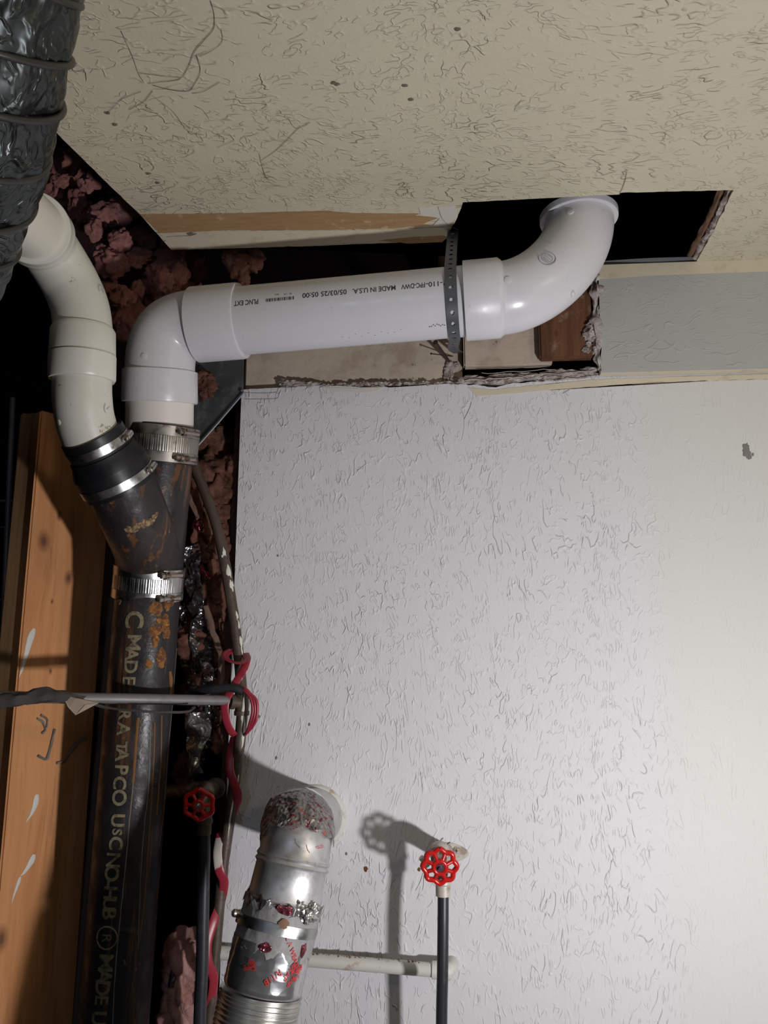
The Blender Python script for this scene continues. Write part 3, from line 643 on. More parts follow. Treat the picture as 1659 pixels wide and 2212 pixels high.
# ------------------------------------------------------------------ left white drain
old = thing('drain_pipe', P(190, 925, 1.13), 'scuffed white plastic drain with two bends, coming from behind the foil duct', 'pipe')
R3 = .0445; H3 = .0495
L0 = [P(-8, 430, .865), P(30, 458, .92), P(72, 493, .985)]
bm = bmesh.new(); sweep(bm, L0, .0455, 64); new_obj('pipe', bm, M('creamy_pvc', (.70, .67, .58), .4).m, old)
pth = spline([P(70, 491, .98), P(84, 507, 1.015), P(115, 550, 1.062), P(152, 612, 1.09), (P(173, 665, 1.098)), P(180, 720, 1.098)], 8)
bm = bmesh.new(); n = len(pth); sweep(bm, pth, [.0520-.0075*min(1, max(0, (i-9)/4)) for i in range(n)], 72); ob = new_obj('elbow', bm, pvc_old, old)
v0 = (pth[1]-pth[0]).normalized(); bm = bmesh.new(); lathe(bm, pth[0]-v0*.002, v0, [(0, .0452), (.0012, .0470), (.0015, .0515), (.003, .0525), (.010, .0525), (.012, .0515)], 72); new_obj('hub_rim', bm, pvc_old, ob)
c0, c1 = P(180, 712, 1.095), P(177, 822, 1.105); dv = (c1-c0); ll = dv.length; dv.normalize()
bm = bmesh.new(); lathe(bm, c0, dv, [(-.004, R3), (.003, H3-.001), (ll*.5-.0015, H3), (ll*.5-.0012, H3-.003), (ll*.5+.0012, H3-.003), (ll*.5+.0015, H3+.0008), (ll-.004, H3+.001), (ll, H3-.001), (ll+.0002, R3)], 72); new_obj('coupling', bm, pvc_old, old)
lo = spline([P(177, 815, 1.105), P(178, 860, 1.11), P(184, 905, 1.122), P(200, 955, 1.14)], 10)
bm = bmesh.new(); sweep(bm, lo, R3, 72); ob2 = new_obj('elbow', bm, pvc_old, old)
bm = bmesh.new(); disc(bm, surf(128, 912, lo, R3), .0045, .0015); new_obj('gate_mark', bm, pvc_old, ob2)
for lst, q_, par in ((pth, (221, 628), ob), (lo, (233, 881), ob2)):
    hh = surf(*q_, lst, R3+.001)
    if hh:
        bm = bmesh.new(); rtv = Vector((0, 0, 1)).cross(hh[1]).normalized()*-1; upv = hh[1].cross(rtv)*-1
        p, nn, aa = hh; _, u, v = frame(nn, aa)
        rot = Vector((1, 0, 0))-nn*nn.x; rot.normalize(); dnv = nn.cross(rot)
        sweep(bm, [p+nn*.0003+(rot*math.cos(t)+dnv*math.sin(t))*.009 for t in [PI*.55+PI*.9*k/16 for k in range(17)]], .0004, 6)
        flat_text(bm, '1', .012, p, nn, -Vector((0, 0, 1)), rot, .0008)
        new_obj('embossed_mark', bm, emboss, par, smooth=False)

# ------------------------------------------------------------------ cast iron wye, pipe, couplings
RI = .0560
wt, wb = P(349, 950, 1.266), P(322, 1255, 1.315)
wd = (wb-wt).normalized()
wye = thing('wye_fitting', P(322, 1235, 1.315), 'rusty cast iron wye joining the left drain to the main stack', 'pipe fitting')
bm = bmesh.new(); sweep(bm, [wt, (wt+wb)/2, wb], RI, 72); new_obj('main_barrel', bm, iron_wye, wye)
br0, br1 = P(318, 1185, 1.285), P(252, 1022, 1.185); bd = (br1-br0).normalized()
brp = spline([P(322, 1225, 1.31), br0, P(290, 1115, 1.235), br1], 8)
bm = bmesh.new(); sweep(bm, brp, RI, 72); brb = new_obj('branch', bm, iron_wye, wye)
bm = bmesh.new(); cc = P(290, 1115, 1.235); bax = (br1-cc).normalized()
for k in range(30):
    t = k/29; patch(bm, cc, bax, *angle_of(cc, bax, 273+66*t, 1143-28*t*t+random.uniform(-6, 6), RI+.001), RI+.0008, .0035, .004, .0006, 12, k)
new_obj('scrape_mark', bm, scrape, brb)
main = thing('cast_iron_pipe', P(240, 2300, 1.34), 'black cast iron soil pipe with tan lettering and rust runs', 'pipe')
m0, m1 = P(322, 1250, 1.315), P(236, 2330, 1.345); md = (m1-m0).normalized(); RM = .0555
bm = bmesh.new(); sweep(bm, [m0+(m1-m0)*i/12 for i in range(24)], RM, 96); mp = new_obj('pipe_barrel', bm, iron_pipe, main)
bm = bmesh.new()
for ch, px, py, sz in (('C', 288, 1338, .042), ('M', 288, 1388, .032), ('A', 283, 1413, .030), ('D', 281, 1440, .030), ('E', 277, 1470, .030), ('R', 268, 1543, .028), ('A', 265, 1574, .030), ('T', 262, 1612, .026), ('A', 262, 1630, .030), ('P', 261, 1662, .030), ('C', 257, 1691, .030), ('O', 256, 1723, .032), ('U', 253, 1772, .030), ('S', 252, 1797, .022), ('C', 249, 1821, .030), ('N', 243, 1858, .032), ('O', 240, 1886, .032), ('-', 238, 1908, .034), ('H', 237, 1929, .030), ('U', 235, 1953, .028), ('B', 234, 1973, .030), ('M', 227, 2080, .032), ('A', 224, 2108, .032), ('D', 220, 2134, .032), ('E', 218, 2160, .030), ('U', 212, 2200, .032), ('S', 210, 2228, .03)):
    s, th = angle_of(m0, md, px, py, RM); wrap_text(bm, ch, sz, m0+md*s, md, th, RM, 0, lift=.0009, bold=.016 if ch in 'MNE' else .028, sx=1.15 if ch == 'M' else 1)
s, th = angle_of(m0, md, 230, 2026, RM); wrap_text(bm, 'R', .022, m0+md*s, md, th, RM, 0, lift=.0009)
a_, u_, v_ = frame(md); pts = []
for k in range(29):
    t = 2*PI*k/28; tt = th+math.sin(t)*.0165/RM; pts.append(m0+a_*(s+math.cos(t)*.0165)+(u_*math.cos(tt)+v_*math.sin(tt))*(RM+.0006))
sweep(bm, pts, .0013, 6, caps=False)
geo = new_obj('stencilled_lettering', bm, stencil, mp, smooth=False)
bm = bmesh.new()
for px, py, rs, ra, sd_ in ((338, 1315, .014, .012, 1), (362, 1305, .012, .008, 2), (357, 1345, .018, .009, 3), (360, 1368, .014, .008, 4), (336, 1362, .013, .010, 5), (349, 1418, .014, .0105, 6), (321, 1434, .009, .007, 7), (258, 1298, .007, .006, 8), (335, 1385, .012, .008, 9), (372, 1300, .008, .005, 10), (349, 1432, .010, .009, 12), (343, 1340, .007, .006, 14)):
    bm = bmesh.new(); patch(bm, m0, md, *angle_of(m0, md, px, py, RM), RM, rs*.95, ra*.95, .0015, 26, sd_); new_obj('rust_bloom', bm, rust_m, mp)
# long rust runs
def run(bm, pxs, wdt):
    pts = []
    for a, b in pxs:
        s, th = angle_of(m0, md, a, b, RM); pts.append((s, th))
    sp = spline([Vector((s, th, 0)) for s, th in pts], 8); q3 = []
    for p in sp:
        th = p.y+.012*noise.noise(Vector((p.x*60, pxs[0][0], 0))); q3.append(m0+a_*p.x+(u_*math.cos(th)+v_*math.sin(th))*RM)
    sweep(bm, q3, [wdt*(1+.6*noise.noise(Vector((p.x*45, pxs[0][0], 3)))) for p in q3] if False else [wdt*(.8+.7*abs(noise.noise(Vector((p.z*45, pxs[0][0], 3))))) for p in q3], 6, flat=(.5, 1))
rr_m = M('rust_run', (.26, .11, .03), .85).m; ms_m = M('mineral_streak', (.27, .21, .17), .8).m
for pl_, w_, nm in (([(299, 1550), (294, 1600), (290, 1660), (287, 1690)], .0024, 'rust_run'), ([(349, 1545), (347, 1640), (341, 1720), (338, 1760)], .0018, 'rust_run'),
                    ([(334, 1560), (332, 1640), (327, 1720), (318, 1860), (312, 1940), (300, 2040)], .0016, 'rust_run'), ([(366, 1450), (368, 1480), (367, 1500)], .004, 'rust_run'), ([(268, 2074), (269, 2084)], .002, 'rust_run'),
                    ([(325, 1545), (324, 1640), (319, 1720), (312, 1780), (305, 1870), (301, 1960), (298, 2050)], .0009, 'mineral_streak'), ([(289, 1680), (281, 1760), (272, 1860), (262, 1960), (252, 2060), (246, 2150), (243, 2230)], .0009, 'mineral_streak'), ([(386, 1400), (376, 1480), (365, 1600), (356, 1720), (344, 1830)], .0006, 'mineral_streak')):
    bm = bmesh.new(); run(bm, pl_, w_); new_obj(nm, bm, rr_m if nm == 'rust_run' else ms_m, mp)
# rear vent/edge of a second pipe seen behind at left
bm = bmesh.new(); sweep(bm, [P(243, 1290, 1.43), P(222, 1540, 1.43), P(190, 1900, 1.43), P(160, 2250, 1.43)], .0075, 12); tag(new_obj('thin_pipe', bm, M('brown_grey_tube', (.10, .075, .065), .7).m), 'thin brown tube standing behind the left side of the iron pipe', 'pipe')

def shield_coupling(name, c, axis, half, r, label, screws, mats, ribs=(.0, 2*PI)):
    t = thing(name, c, label, 'coupling')
    bm = bmesh.new(); lathe(bm, c, axis, [(-half*1.04, r-.004), (-half*1.04, r-.001), (half*1.04, r-.001), (half*1.04, r-.004)], 80); new_obj('rubber_sleeve', bm, rubber, t)
    bm = bmesh.new()
    def rib(tt, s): return 1+(.007 if math.sin(tt*95) > 0 else 0)
    lathe(bm, c, axis, [(-half*.42, r), (-half*.36, r+.0002), (half*.36, r+.0002), (half*.42, r)], 380, fn=rib); new_obj('corrugated_shield', bm, mats, t, angle=25)
    a, u, v = frame(axis)
    for sgn in (-1, 1):
        bm = bmesh.new(); s0 = sgn*half*.70; hw = half*.27
        lathe(bm, c, axis, [(s0-hw, r), (s0-hw, r+.0012), (s0+hw, r+.0012), (s0+hw, r)], 80); bandp = new_obj('band', bm, mats, t)
        th = screws[0 if sgn < 0 else 1]
        rd = u*math.cos(th)+v*math.sin(th); tg = a.cross(rd)
        pc_ = Vector(c)+a*s0+rd*(r+.005)
        bm = bmesh.new(); box(bm, pc_-rd*.001, (.020, .011, .009), (tg, a, rd)); bmesh.ops.bevel(bm, geom=bm.edges[:], offset=.0025, segments=3, affect='EDGES')
        sweep(bm, [pc_+tg*.018+rd*.0005, pc_-tg*.018+rd*.0005], .0042, 14); new_obj('worm_housing', bm, screw_m, bandp)
        bm = bmesh.new(); bolt(bm, pc_+tg*.018*screws[2]+rd*.0005, tg*screws[2], .0055, .007); lathe(bm, pc_+tg*.016*screws[2]+rd*.0005, tg*screws[2], [(0, .0068), (.002, .0068)], 20); new_obj('screw', bm, screw_m, bandp)
        bm = bmesh.new()
        for k in range(9):
            t2 = th-screws[2]*(.28+k*.055); r2 = u*math.cos(t2)+v*math.sin(t2); box(bm, Vector(c)+a*s0+r2*(r+.0013), (.0011, hw*1.1, .0006), (a.cross(r2), a, r2))
        new_obj('band_slots', bm, slot_m, bandp, smooth=False)
    return t
cpc = P(351, 960, 1.267)
s_, th_ = angle_of(cpc, wd, 408, 945, .064); _, th_b = angle_of(cpc, wd, 402, 990, .064)
shield_coupling('pipe_coupling', cpc, wd, .0315, RI+.0050, 'tarnished banded coupling under the stub of the right drain elbow', (th_, th_b, 1), steel_tarnished)
cpc = P(321, 1257, 1.316)
s_, th_ = angle_of(cpc, wd, 372, 1236, .062); _, th_b = angle_of(cpc, wd, 368, 1281, .062)
shield_coupling('pipe_coupling', cpc, wd, .0285, RI+.0035, 'shiny banded coupling between the wye and the lettered iron pipe', (th_, th_b, 1), steel)

# rubber reducer
red = thing('rubber_coupling', P(255, 1035, 1.187), 'black rubber reducer with two worm clamps on the left white drain', 'coupling')
r0, r1 = P(199, 938, 1.135), P(261, 1048, 1.193); rd_ = (r1-r0); RL = rd_.length; rd_.normalize()
bm = bmesh.new(); lathe(bm, r0, rd_, [(-.001, R3+.0005), (-.001, R3+.006), (.030, R3+.0062), (.031, R3+.0085), (.040, R3+.010), (.056, RI+.0055), (.058, RI+.0052), (RL, RI+.0052), (RL, RI)], 96); new_obj('sleeve', bm, rubber, red)
def worm_clamp(parent, c, axis, r, hw, th, flip=1):
    a, u, v = frame(axis); bm = bmesh.new(); lathe(bm, c, axis, [(-hw, r), (-hw, r+.001), (hw, r+.001), (hw, r)], 96); bp = new_obj('clamp_band', bm, steel, parent)
    rv = u*math.cos(th)+v*math.sin(th); tg = a.cross(rv); pc_ = Vector(c)+rv*(r+.005)
    bm = bmesh.new(); box(bm, pc_-rv*.002, (.016, .011, .006), (tg, a, rv)); sweep(bm, [pc_+tg*.009, pc_-tg*.009], .0052, 16); new_obj('worm_housing', bm, steel, bp)
    bm = bmesh.new(); bolt(bm, pc_+tg*.009*flip, tg*flip, .0048, .006); new_obj('screw', bm, screw_m, bp)
    bm = bmesh.new()
    for k in range(14):
        t2 = th-flip*(.25+k*.05); r2 = u*math.cos(t2)+v*math.sin(t2); tg2 = a.cross(r2); box(bm, Vector(c)+r2*(r+.0011), (.0012, hw*1.25, .0006), ((tg2+a*.25).normalized(), (a-tg2*.25).normalized(), r2))
    new_obj('band_slots', bm, slot_m, bp, smooth=False)
k1 = r0+rd_*.019; k2 = r0+rd_*(RL-.014)
_, t1 = angle_of(k1, rd_, 272, 940, R3+.007); _, t2 = angle_of(k2, rd_, 325, 1010, RI+.006)
worm_clamp(red, k1, rd_, R3+.0062, .0068, t1); worm_clamp(red, k2, rd_, RI+.0052, .0068, t2)

# ------------------------------------------------------------------ hanger strap and nails
ang = []
a_, u_, v_ = frame(ax); sc_c, _ = angle_of(pA, ax, 975, 640, RP); cS = pA+ax*sc_c
zz = Vector((0, 0, 1)); fr = Vector((0, -1, 0)); 
zz = (zz-ax*zz.dot(ax)).normalized(); fr = (fr-ax*fr.dot(ax)).normalized()
pts = []
top_pt = PC(977, 500)+Vector((.001, 0, -.001)); 
for k in range(40):
    t = math.radians(42)-k*math.radians(150)/39; pts.append(cS+(fr*math.cos(t)+zz*math.sin(t))*(RP+.0016))
lead = [top_pt+Vector((0, .012, .002)), top_pt, top_pt+(pts[0]-top_pt)*.33+Vector((0, -.001, 0)), top_pt+(pts[0]-top_pt)*.66+Vector((0, -.001, 0))]
back = [pts[-1]+Vector((.0, .03, .008)), pts[-1]+Vector((.0, .09, .02)), Vector((P(990, 760, 1.43).x, 1.43, P(985, 762, 1.43).z))]
full = spline(lead+pts[::3]+back, 10)
# resample evenly
def resample(p, step):
    out = [p[0]]; acc = 0
    for i in range(1, len(p)):
        seg = p[i]-p[i-1]; L = seg.length
        while acc+L >= step:
            f = (step-acc)/L; nw = p[i-1]+seg*f; out.append(nw); seg = p[i]-nw; L = seg.length; p[i-1] = nw; acc = 0
            if L < 1e-9: break
        acc += L
    return out
full = resample(full, .0012); bm = bmesh.new(); W = .0095; HR = .0034; PITCH_H = .0195
nx = [-1, -.8, -.55, -.42, -.28, -.14, 0, .14, .28, .42, .55, .8, 1]
n = len(full); grid = []
for i, p in enumerate(full):
    t = (full[min(i+1, n-1)]-full[max(i-1, 0)]).normalized(); side = (ax-t*ax.dot(t)).normalized(); grid.append([bm.verts.new(p+side*(W*x)) for x in nx])
for i in range(n-1):
    s = ((i+.5)*.0012+.003) % PITCH_H-PITCH_H/2
    for k in range(len(nx)-1):
        x = (nx[k]+nx[k+1])/2*W
        if s*s+x*x < HR*HR: continue
        bm.faces.new((grid[i][k], grid[i][k+1], grid[i+1][k+1], grid[i+1][k]))
bmesh.ops.delete(bm, geom=[v for v in bm.verts if not v.link_faces], context='VERTS')
bmesh.ops.solidify(bm, geom=bm.faces[:], thickness=.0009)
tag(new_obj('hanger_strap', bm, strap_m, smooth=True, angle=30), 'perforated grey metal hanger strap looped round the long white pipe', 'strap')
for (a, b, lbl) in (((941, 740), (973, 785), 'bent long nail sticking out below the strap, tilted to the lower right'), ((932, 764), (980, 770), 'thin short nail lying sideways below the strap')):
    p0, p1 = P(*a, 1.36 if b[1] > 775 else 1.40), P(*b, 1.436); d_ = (p0-p1).normalized()
    bm = bmesh.new(); sweep(bm, [p1, p0], .0030 if b[1] > 775 else .0011, 12); lathe(bm, p0, d_, [(0, .0048 if b[1] > 775 else .002), (.0015, .0048 if b[1] > 775 else .002)], 20); tag(new_obj('nail', bm, M('dark_rusty_nail', (.07, .05, .045), .5, .5).m), lbl, 'nail')
bm = bmesh.new()
for k in range(30): lump_ball(bm, P(975+random.uniform(-12, 12), 800+random.uniform(-18, 26), 1.431), random.uniform(.002, .006), 2, amp=.6, sq=(1, .5, 1.3))
tag(new_obj('plaster_lump', bm, gyp), 'grey plaster lump where the strap nail enters the board', 'plaster')

# ------------------------------------------------------------------ brown riser pipe, tee, conduit, ribbon
riser_pts = [(412, 975, 1.385), (425, 1020, 1.385), (445, 1070, 1.385), (466, 1130, 1.385), (483, 1205, 1.385), (495, 1270, 1.385), (507, 1350, 1.385), (517, 1430, 1.385), (521, 1480, 1.375), (523, 1530, 1.365), (519, 1590, 1.37), (509, 1670, 1.38), (497, 1760, 1.385), (483, 1860, 1.385), (473, 1960, 1.385), (464, 2060, 1.385), (456, 2160, 1.385), (450, 2260, 1.385), (442, 2900, 1.385)]
riser = thing('water_pipe', P(450, 2260, 1.385), 'thin brown water pipe with paint flakes running down the left edge of the wall', 'pipe')
RB = .0098; pth_r = spline([P(*q_) for q_ in riser_pts], 6)
bm = bmesh.new(); sweep(bm, pth_r, RB, 24, lump=.06); rp = new_obj('pipe', bm, pipe_brown, riser)
tj = P(523, 1517, 1.367)
bm = bmesh.new(); lathe(bm, tj+Vector((0, 0, .02)), (0, 0, -1), [(0, RB), (.001, RB+.0035), (.008, RB+.0035), (.009, RB+.002), (.034, RB+.002), (.035, RB+.0035), (.042, RB+.0035), (.043, RB)], 28)
cd = (P(440, 1513, 1.315)-tj).normalized(); lathe(bm, tj, cd, [(0, RB+.001), (.016, RB+.001), (.017, RB+.003), (.026, RB+.003), (.027, .008)], 28); new_obj('tee_fitting', bm, pipe_brown, riser)
def flk(px, py, w_, h_, sd_):
    c_ = P(px, py, 1.385); 
    i = min(range(len(pth_r)), key=lambda k: (pth_r[k]-c_).length); a0_ = pth_r[max(0, i-1)]; dr = (pth_r[min(len(pth_r)-1, i+1)]-a0_).normalized()
    bm = bmesh.new(); patch(bm, a0_, dr, *angle_of(a0_, dr, px, py, RB), RB, h_, w_, .0007, 14, sd_, jit=.5); new_obj('paint_flake', bm, flake, rp)
for i, q_ in enumerate(((485, 1195, .003, .010), (495, 1235, .0045, .013), (500, 1262, .005, .011), (512, 1330, .003, .010), (516, 1350, .002, .012), (521, 1385, .003, .012), (525, 1545, .003, .025), (526, 1585, .0025, .03), (480, 1201, .002, .003), (523, 1410, .002, .01), (499, 1760, .0015, .04), (512, 1700, .002, .02))): flk(*q_, i)
cond = thing('conduit', P(-60, 1504, 1.09), 'grey horizontal conduit crossing in front of the iron pipe to the brown tee', 'pipe')
cq = [P(-420, 1500, .95), P(-60, 1504, 1.09), P(160, 1508, 1.175), P(300, 1510, 1.232), P(492, 1513, 1.345)]
bm = bmesh.new(); sweep(bm, spline(cq, 6), .0085, 24); co = new_obj('tube', bm, pipe_grey, cond)
bm = bmesh.new(); pts = spline([P(-400, 1508, .955), P(-60, 1512, 1.085), P(20, 1512, 1.11), P(60, 1508, 1.125), P(100, 1502, 1.14), P(150, 1508, 1.155), P(190, 1518, 1.17), P(240, 1530, 1.185), P(320, 1537, 1.20), P(400, 1538, 1.24), P(420, 1528, 1.27)], 8)
n = len(pts); sweep(bm, pts, [.0105-.0085*min(1, max(0, (i/n-.42)/.18)) for i in range(n)], 12, lump=.5); new_obj('dusty_wrap', bm, M('dusty_black_wrap', (.05, .045, .042), .9).m, cond)
bm = bmesh.new(); slab(bm, [P(135, 1500, 1.15), P(165, 1508, 1.15), P(215, 1518, 1.16), P(185, 1522, 1.152), P(164, 1545, 1.15), P(148, 1528, 1.148), P(140, 1512, 1.149)], (0, -.001, 0)); new_obj('paper_tag', bm, M('beige_paper', (.38, .29, .22), .8).m, cond, smooth=False)
def ribbon(pxs, wd=.0070, th=.0015, seed=0, m=ribbon_m):
    bm = bmesh.new(); sweep(bm, spline([P(*q_) for q_ in pxs], 8), wd, 12, flat=(.22, 1), up=Vector((0, -1, .2))); return bm
wire = thing('red_cable', P(497, 1720, 1.35), 'flat red cable looped and wound round the brown water pipe', 'cable')
new_obj('cable_turn', ribbon([(500, 1405, 1.385), (487, 1413, 1.365), (492, 1425, 1.350), (515, 1432, 1.348), (533, 1425, 1.362), (530, 1412, 1.385)]), ribbon_m, wire)
new_obj('cable_turn', ribbon([(533, 1425, 1.362), (527, 1445, 1.355), (515, 1465, 1.355), (500, 1490, 1.345), (486, 1520, 1.338), (489, 1555, 1.345), (503, 1585, 1.358), (520, 1590, 1.385)]), ribbon_m, wire)
for off in (-5, 0, 5):
    bm = bmesh.new(); sweep(bm, spline([P(510, 1484, 1.345), P(530, 1488+abs(off), 1.34), P(547+off, 1510, 1.34), P(551+off, 1535, 1.342), P(545+off, 1562, 1.345), P(532, 1584, 1.355), P(519, 1592, 1.385)], 8), .0028, 10); new_obj('cable_strand', bm, ribbon_m, wire)
new_obj('cable_turn', ribbon([(506, 1592, 1.39), (498, 1625, 1.372), (497, 1665, 1.364), (509, 1700, 1.366), (514, 1725, 1.375), (503, 1760, 1.39)], .007), ribbon_m, wire)
new_obj('cable_turn', ribbon([(476, 1800, 1.39), (470, 1840, 1.368), (474, 1880, 1.362), (484, 1905, 1.37), (478, 1945, 1.385), (462, 1990, 1.37), (448, 2040, 1.36), (450, 2080, 1.36), (462, 2115, 1.37), (455, 2170, 1.38), (445, 2220, 1.385)], .0075), ribbon_m, wire)
bm = bmesh.new(); sweep(bm, spline([P(400, 1500, 1.33), P(450, 1490, 1.325), P(500, 1486, 1.33), P(525, 1494, 1.335)], 8), .007, 12, flat=(.3, 1)); tag(new_obj('tape_scrap', bm, rubber), 'black tape scrap lying on the conduit beside the red cable', 'tape')
# dead vine-like twig of fibres beside the riser
bm = bmesh.new(); sweep(bm, spline([P(405, 1060, 1.42), P(418, 1095, 1.415), P(430, 1120, 1.415)], 6), .005, 10, lump=.8); tag(new_obj('dusty_cable', bm, M('furry_brown_lead', (.20, .12, .085), .95).m), 'short furry brown cable end above the red printed foil', 'cable'); bm = bmesh.new(); sweep(bm, spline([P(445, 1310, 1.43), P(460, 1365, 1.42), P(475, 1410, 1.41), P(478, 1450, 1.415), P(476, 1490, 1.42)], 6), .0055, 10, lump=.8)
tag(new_obj('dusty_cable', bm, M('furry_brown_cable', (.20, .12, .085), .95).m), 'furry brown dust-covered cable left of the brown water pipe', 'cable')

# ------------------------------------------------------------------ garden-type valves and hoses
def handwheel(c, normal, R, lobes, parent, tube=.0038, hub=.36, depth=.004):
    n_, u, v = frame(normal, Vector((0, 0, 1))); bm = bmesh.new(); c = Vector(c)
    K = lobes*8; pts = []
    for k in range(K+1):
        t = 2*PI*k/K; r = R*(1-.07+.07*math.cos(lobes*t)); pts.append(c+(u*math.cos(t)+v*math.sin(t))*r)
    sweep(bm, pts, tube, 12, caps=False)
    pts = [c+n_*depth+(u*math.cos(2*PI*k/32)+v*math.sin(2*PI*k/32))*R*hub for k in range(33)]; sweep(bm, pts, tube*.9, 10, caps=False)
    for k in range(lobes):
        t = 2*PI*(k+.5)/lobes; d = u*math.cos(t)+v*math.sin(t); sweep(bm, [c+n_*depth+d*R*hub, c+n_*depth*.5+d*R*.6, c+d*R*.88], tube*.75, 10)
    return new_obj('handwheel', bm, redpaint, parent)
def valve(px, py, d, R, lobes, label, body_m, wall_pt, out_px, hose_px, hose_r, hose_label, name='hose_valve', stem_m=None, hub=.36):
    c = P(px, py, d); base = Vector(wall_pt); t = thing(name, base, label, 'valve')
    nrm = Vector((.05, -1, -.18)).normalized()
    hw = handwheel(c, nrm, R*.97, lobes, t, R*.15, hub)
    bm = bmesh.new(); lathe(bm, c-nrm*.002, nrm, [(0, R*.30), (.006, R*.30), (.009, R*.22), (.009, R*.10), (.013, R*.10)], 28); new_obj('stem_nut', bm, stem_m or screw_m, t)
    bc = c-nrm*.045
    bm = bmesh.new(); lathe(bm, c-nrm*.04, nrm, [(0, .0125), (.012, .0125), (.014, .0085), (.038, .006), (.040, .004)], 24); new_obj('bonnet', bm, body_m, t)
    o_ = P(*out_px)
    bm = bmesh.new(); sweep(bm, bez(base+Vector((0, .002, 0)), base+Vector((0, -.05, 0)), bc+Vector((0, .01, .012)), bc+Vector((0, -.002, 0)), 14), [.0135]*8+[.0145]*7, 24)
    sweep(bm, bez(bc, bc+Vector((0, -.01, -.02)), o_+Vector((0, 0, .03)), o_+Vector((0, 0, .004)), 12), .0125, 24); new_obj('valve_body', bm, body_m, t)
    bm = bmesh.new(); lathe(bm, o_+Vector((0, 0, .006)), (0, 0, -1), [(0, .0115), (.001, .0135), (.008, .0138), (.010, .0118), (.026, .0118), (.027, .009)], 28, fn=lambda tt, s: 1+.02*math.sin(tt*14)); new_obj('hose_nut', bm, body_m, t)
    return t, o_
wp = P(962, 1838, WY)
t, o_ = valve(950, 1871, 1.275, .0275, 8, 'red handled hose valve screwed to the grey wall with one screw', brass, wp, (957, 1905, 1.305), None, .009, '', stem_m=M('violet_dark_nut', (.14, .10, .13), .3, .6).m)
bm = bmesh.new(); cF = P(968, 1842, WY); o2 = [cF+Vector((math.cos(2*PI*k/28)*(.030+.006*math.cos(2*PI*k/14)), 0, math.sin(2*PI*k/28)*.017)) for k in range(28)]; slab(bm, o2, (0, -.003, 0)); bmesh.ops.bevel(bm, geom=[e for e in bm.edges if abs(e.verts[0].co.y-e.verts[1].co.y) < 1e-5 and e.is_boundary is False and len(e.link_faces) == 2 and e.calc_face_angle(0) > 1], offset=.001, segments=2, affect='EDGES'); fl = new_obj('wall_flange', bm, brass, t)
for sx_ in (985, 920):
    sp_ = P(986, 1837, WY-.003) if sx_ > 950 else P(934, 1846, WY-.003)
    bm = bmesh.new(); lathe(bm, sp_, (0, -1, 0), [(0, .0062), (.0015, .0060), (.003, .004), (.0034, .001)], 20); scw = new_obj('screw', bm, brass, fl)
    bm = bmesh.new(); q0 = sp_+Vector((0, -.0036, 0)); box(bm, q0, (.006, .0006, .0013), None); box(bm, q0, (.0013, .0006, .006), None); new_obj('cross_slot', bm, slot_m, scw, smooth=False)
bm = bmesh.new(); sweep(bm, [P(925, 1868, 1.33), P(909, 1852, 1.325)], [.006, .0045], 14); new_obj('vent_cap', bm, flake, t)
bm = bmesh.new(); sweep(bm, spline([P(964, 1836, 1.405), P(966, 1824, 1.402), P(972, 1819, 1.40)], 6), .0009, 6); new_obj('wire_twist', bm, screw_m, t)
bm = bmesh.new(); sweep(bm, spline([o_+Vector((0, 0, -.018)), P(957, 2000, 1.30), P(956, 2100, 1.30), P(954, 2200, 1.305), P(953, 2400, 1.31), P(953, 3200, 1.32)], 8), .0088, 28); tag(new_obj('hose', bm, hose_m), 'black hose hanging from the red handled valve on the grey wall', 'hose')
# left valve in the stud bay
fp_ = P(470, 1700, 1.40)
t, o_ = valve(430, 1738, 1.30, .0255, 6, 'red handled valve in the dark stud bay, with a black hose below', oldbrass, P(458, 1702, 1.385), (442, 1775, 1.335), None, .009, '', stem_m=steel, hub=.3)
bm = bmesh.new(); q0 = P(430, 1738, 1.30)+Vector((0, -.0155, -.002)); box(bm, q0, (.0012, .001, .008), (Vector((.8, 0, .6)), Vector((0, 1, 0)), Vector((-.6, 0, .8)))); new_obj('screw_slot', bm, slot_m, t, smooth=False)
bm = bmesh.new(); sweep(bm, [P(360, 1712, 1.44), P(400, 1706, 1.43), P(440, 1702, 1.41), P(468, 1702, 1.40)], .012, 20, lump=.2); lathe(bm, P(466, 1702, 1.402), (0, -1, 0), [(0, .018), (.012, .018), (.014, .014)], 24); new_obj('supply_elbow', bm, oldbrass, t)
bm = bmesh.new(); sweep(bm, spline([o_+Vector((0, 0, -.018)), P(441, 1850, 1.335), P(438, 2000, 1.335), P(436, 2100, 1.335), P(430, 2300, 1.335), P(428, 3100, 1.335)], 8), .0100, 24); tag(new_obj('hose', bm, hose_m), 'black hose hanging from the valve in the dark stud bay', 'hose')
# painted pipe along the wall
bm = bmesh.new(); p0, p1 = P(474, 2058, 1.395), P(948, 2096, 1.385); sweep(bm, spline([p0, (p0+p1)/2, p1], 6), .0108, 28); 
wp_o = thing('water_pipe', p0, 'wall-coloured painted pipe running low across the wall behind the duct and hose', 'pipe'); pb = new_obj('pipe', bm, pipe_paint, wp_o)
d_ = (p1-p0).normalized(); bm = bmesh.new(); lathe(bm, p1-d_*.012, d_, [(0, .011), (.001, .0135), (.03, .0135), (.033, .011)], 28); sweep(bm, spline([p1+d_*.01, p1+d_*.018+Vector((0, .012, 0)), p1+d_*.022+Vector((0, .036, 0))], 6), .0115, 24); new_obj('elbow_fitting', bm, pipe_paint, wp_o)
bm = bmesh.new()
for k in range(60): lump_ball(bm, p0+d_*random.uniform(.1, .36)+Vector((0, random.uniform(-.004, .003), .0105)), random.uniform(.0008, .002), 1, amp=.6)
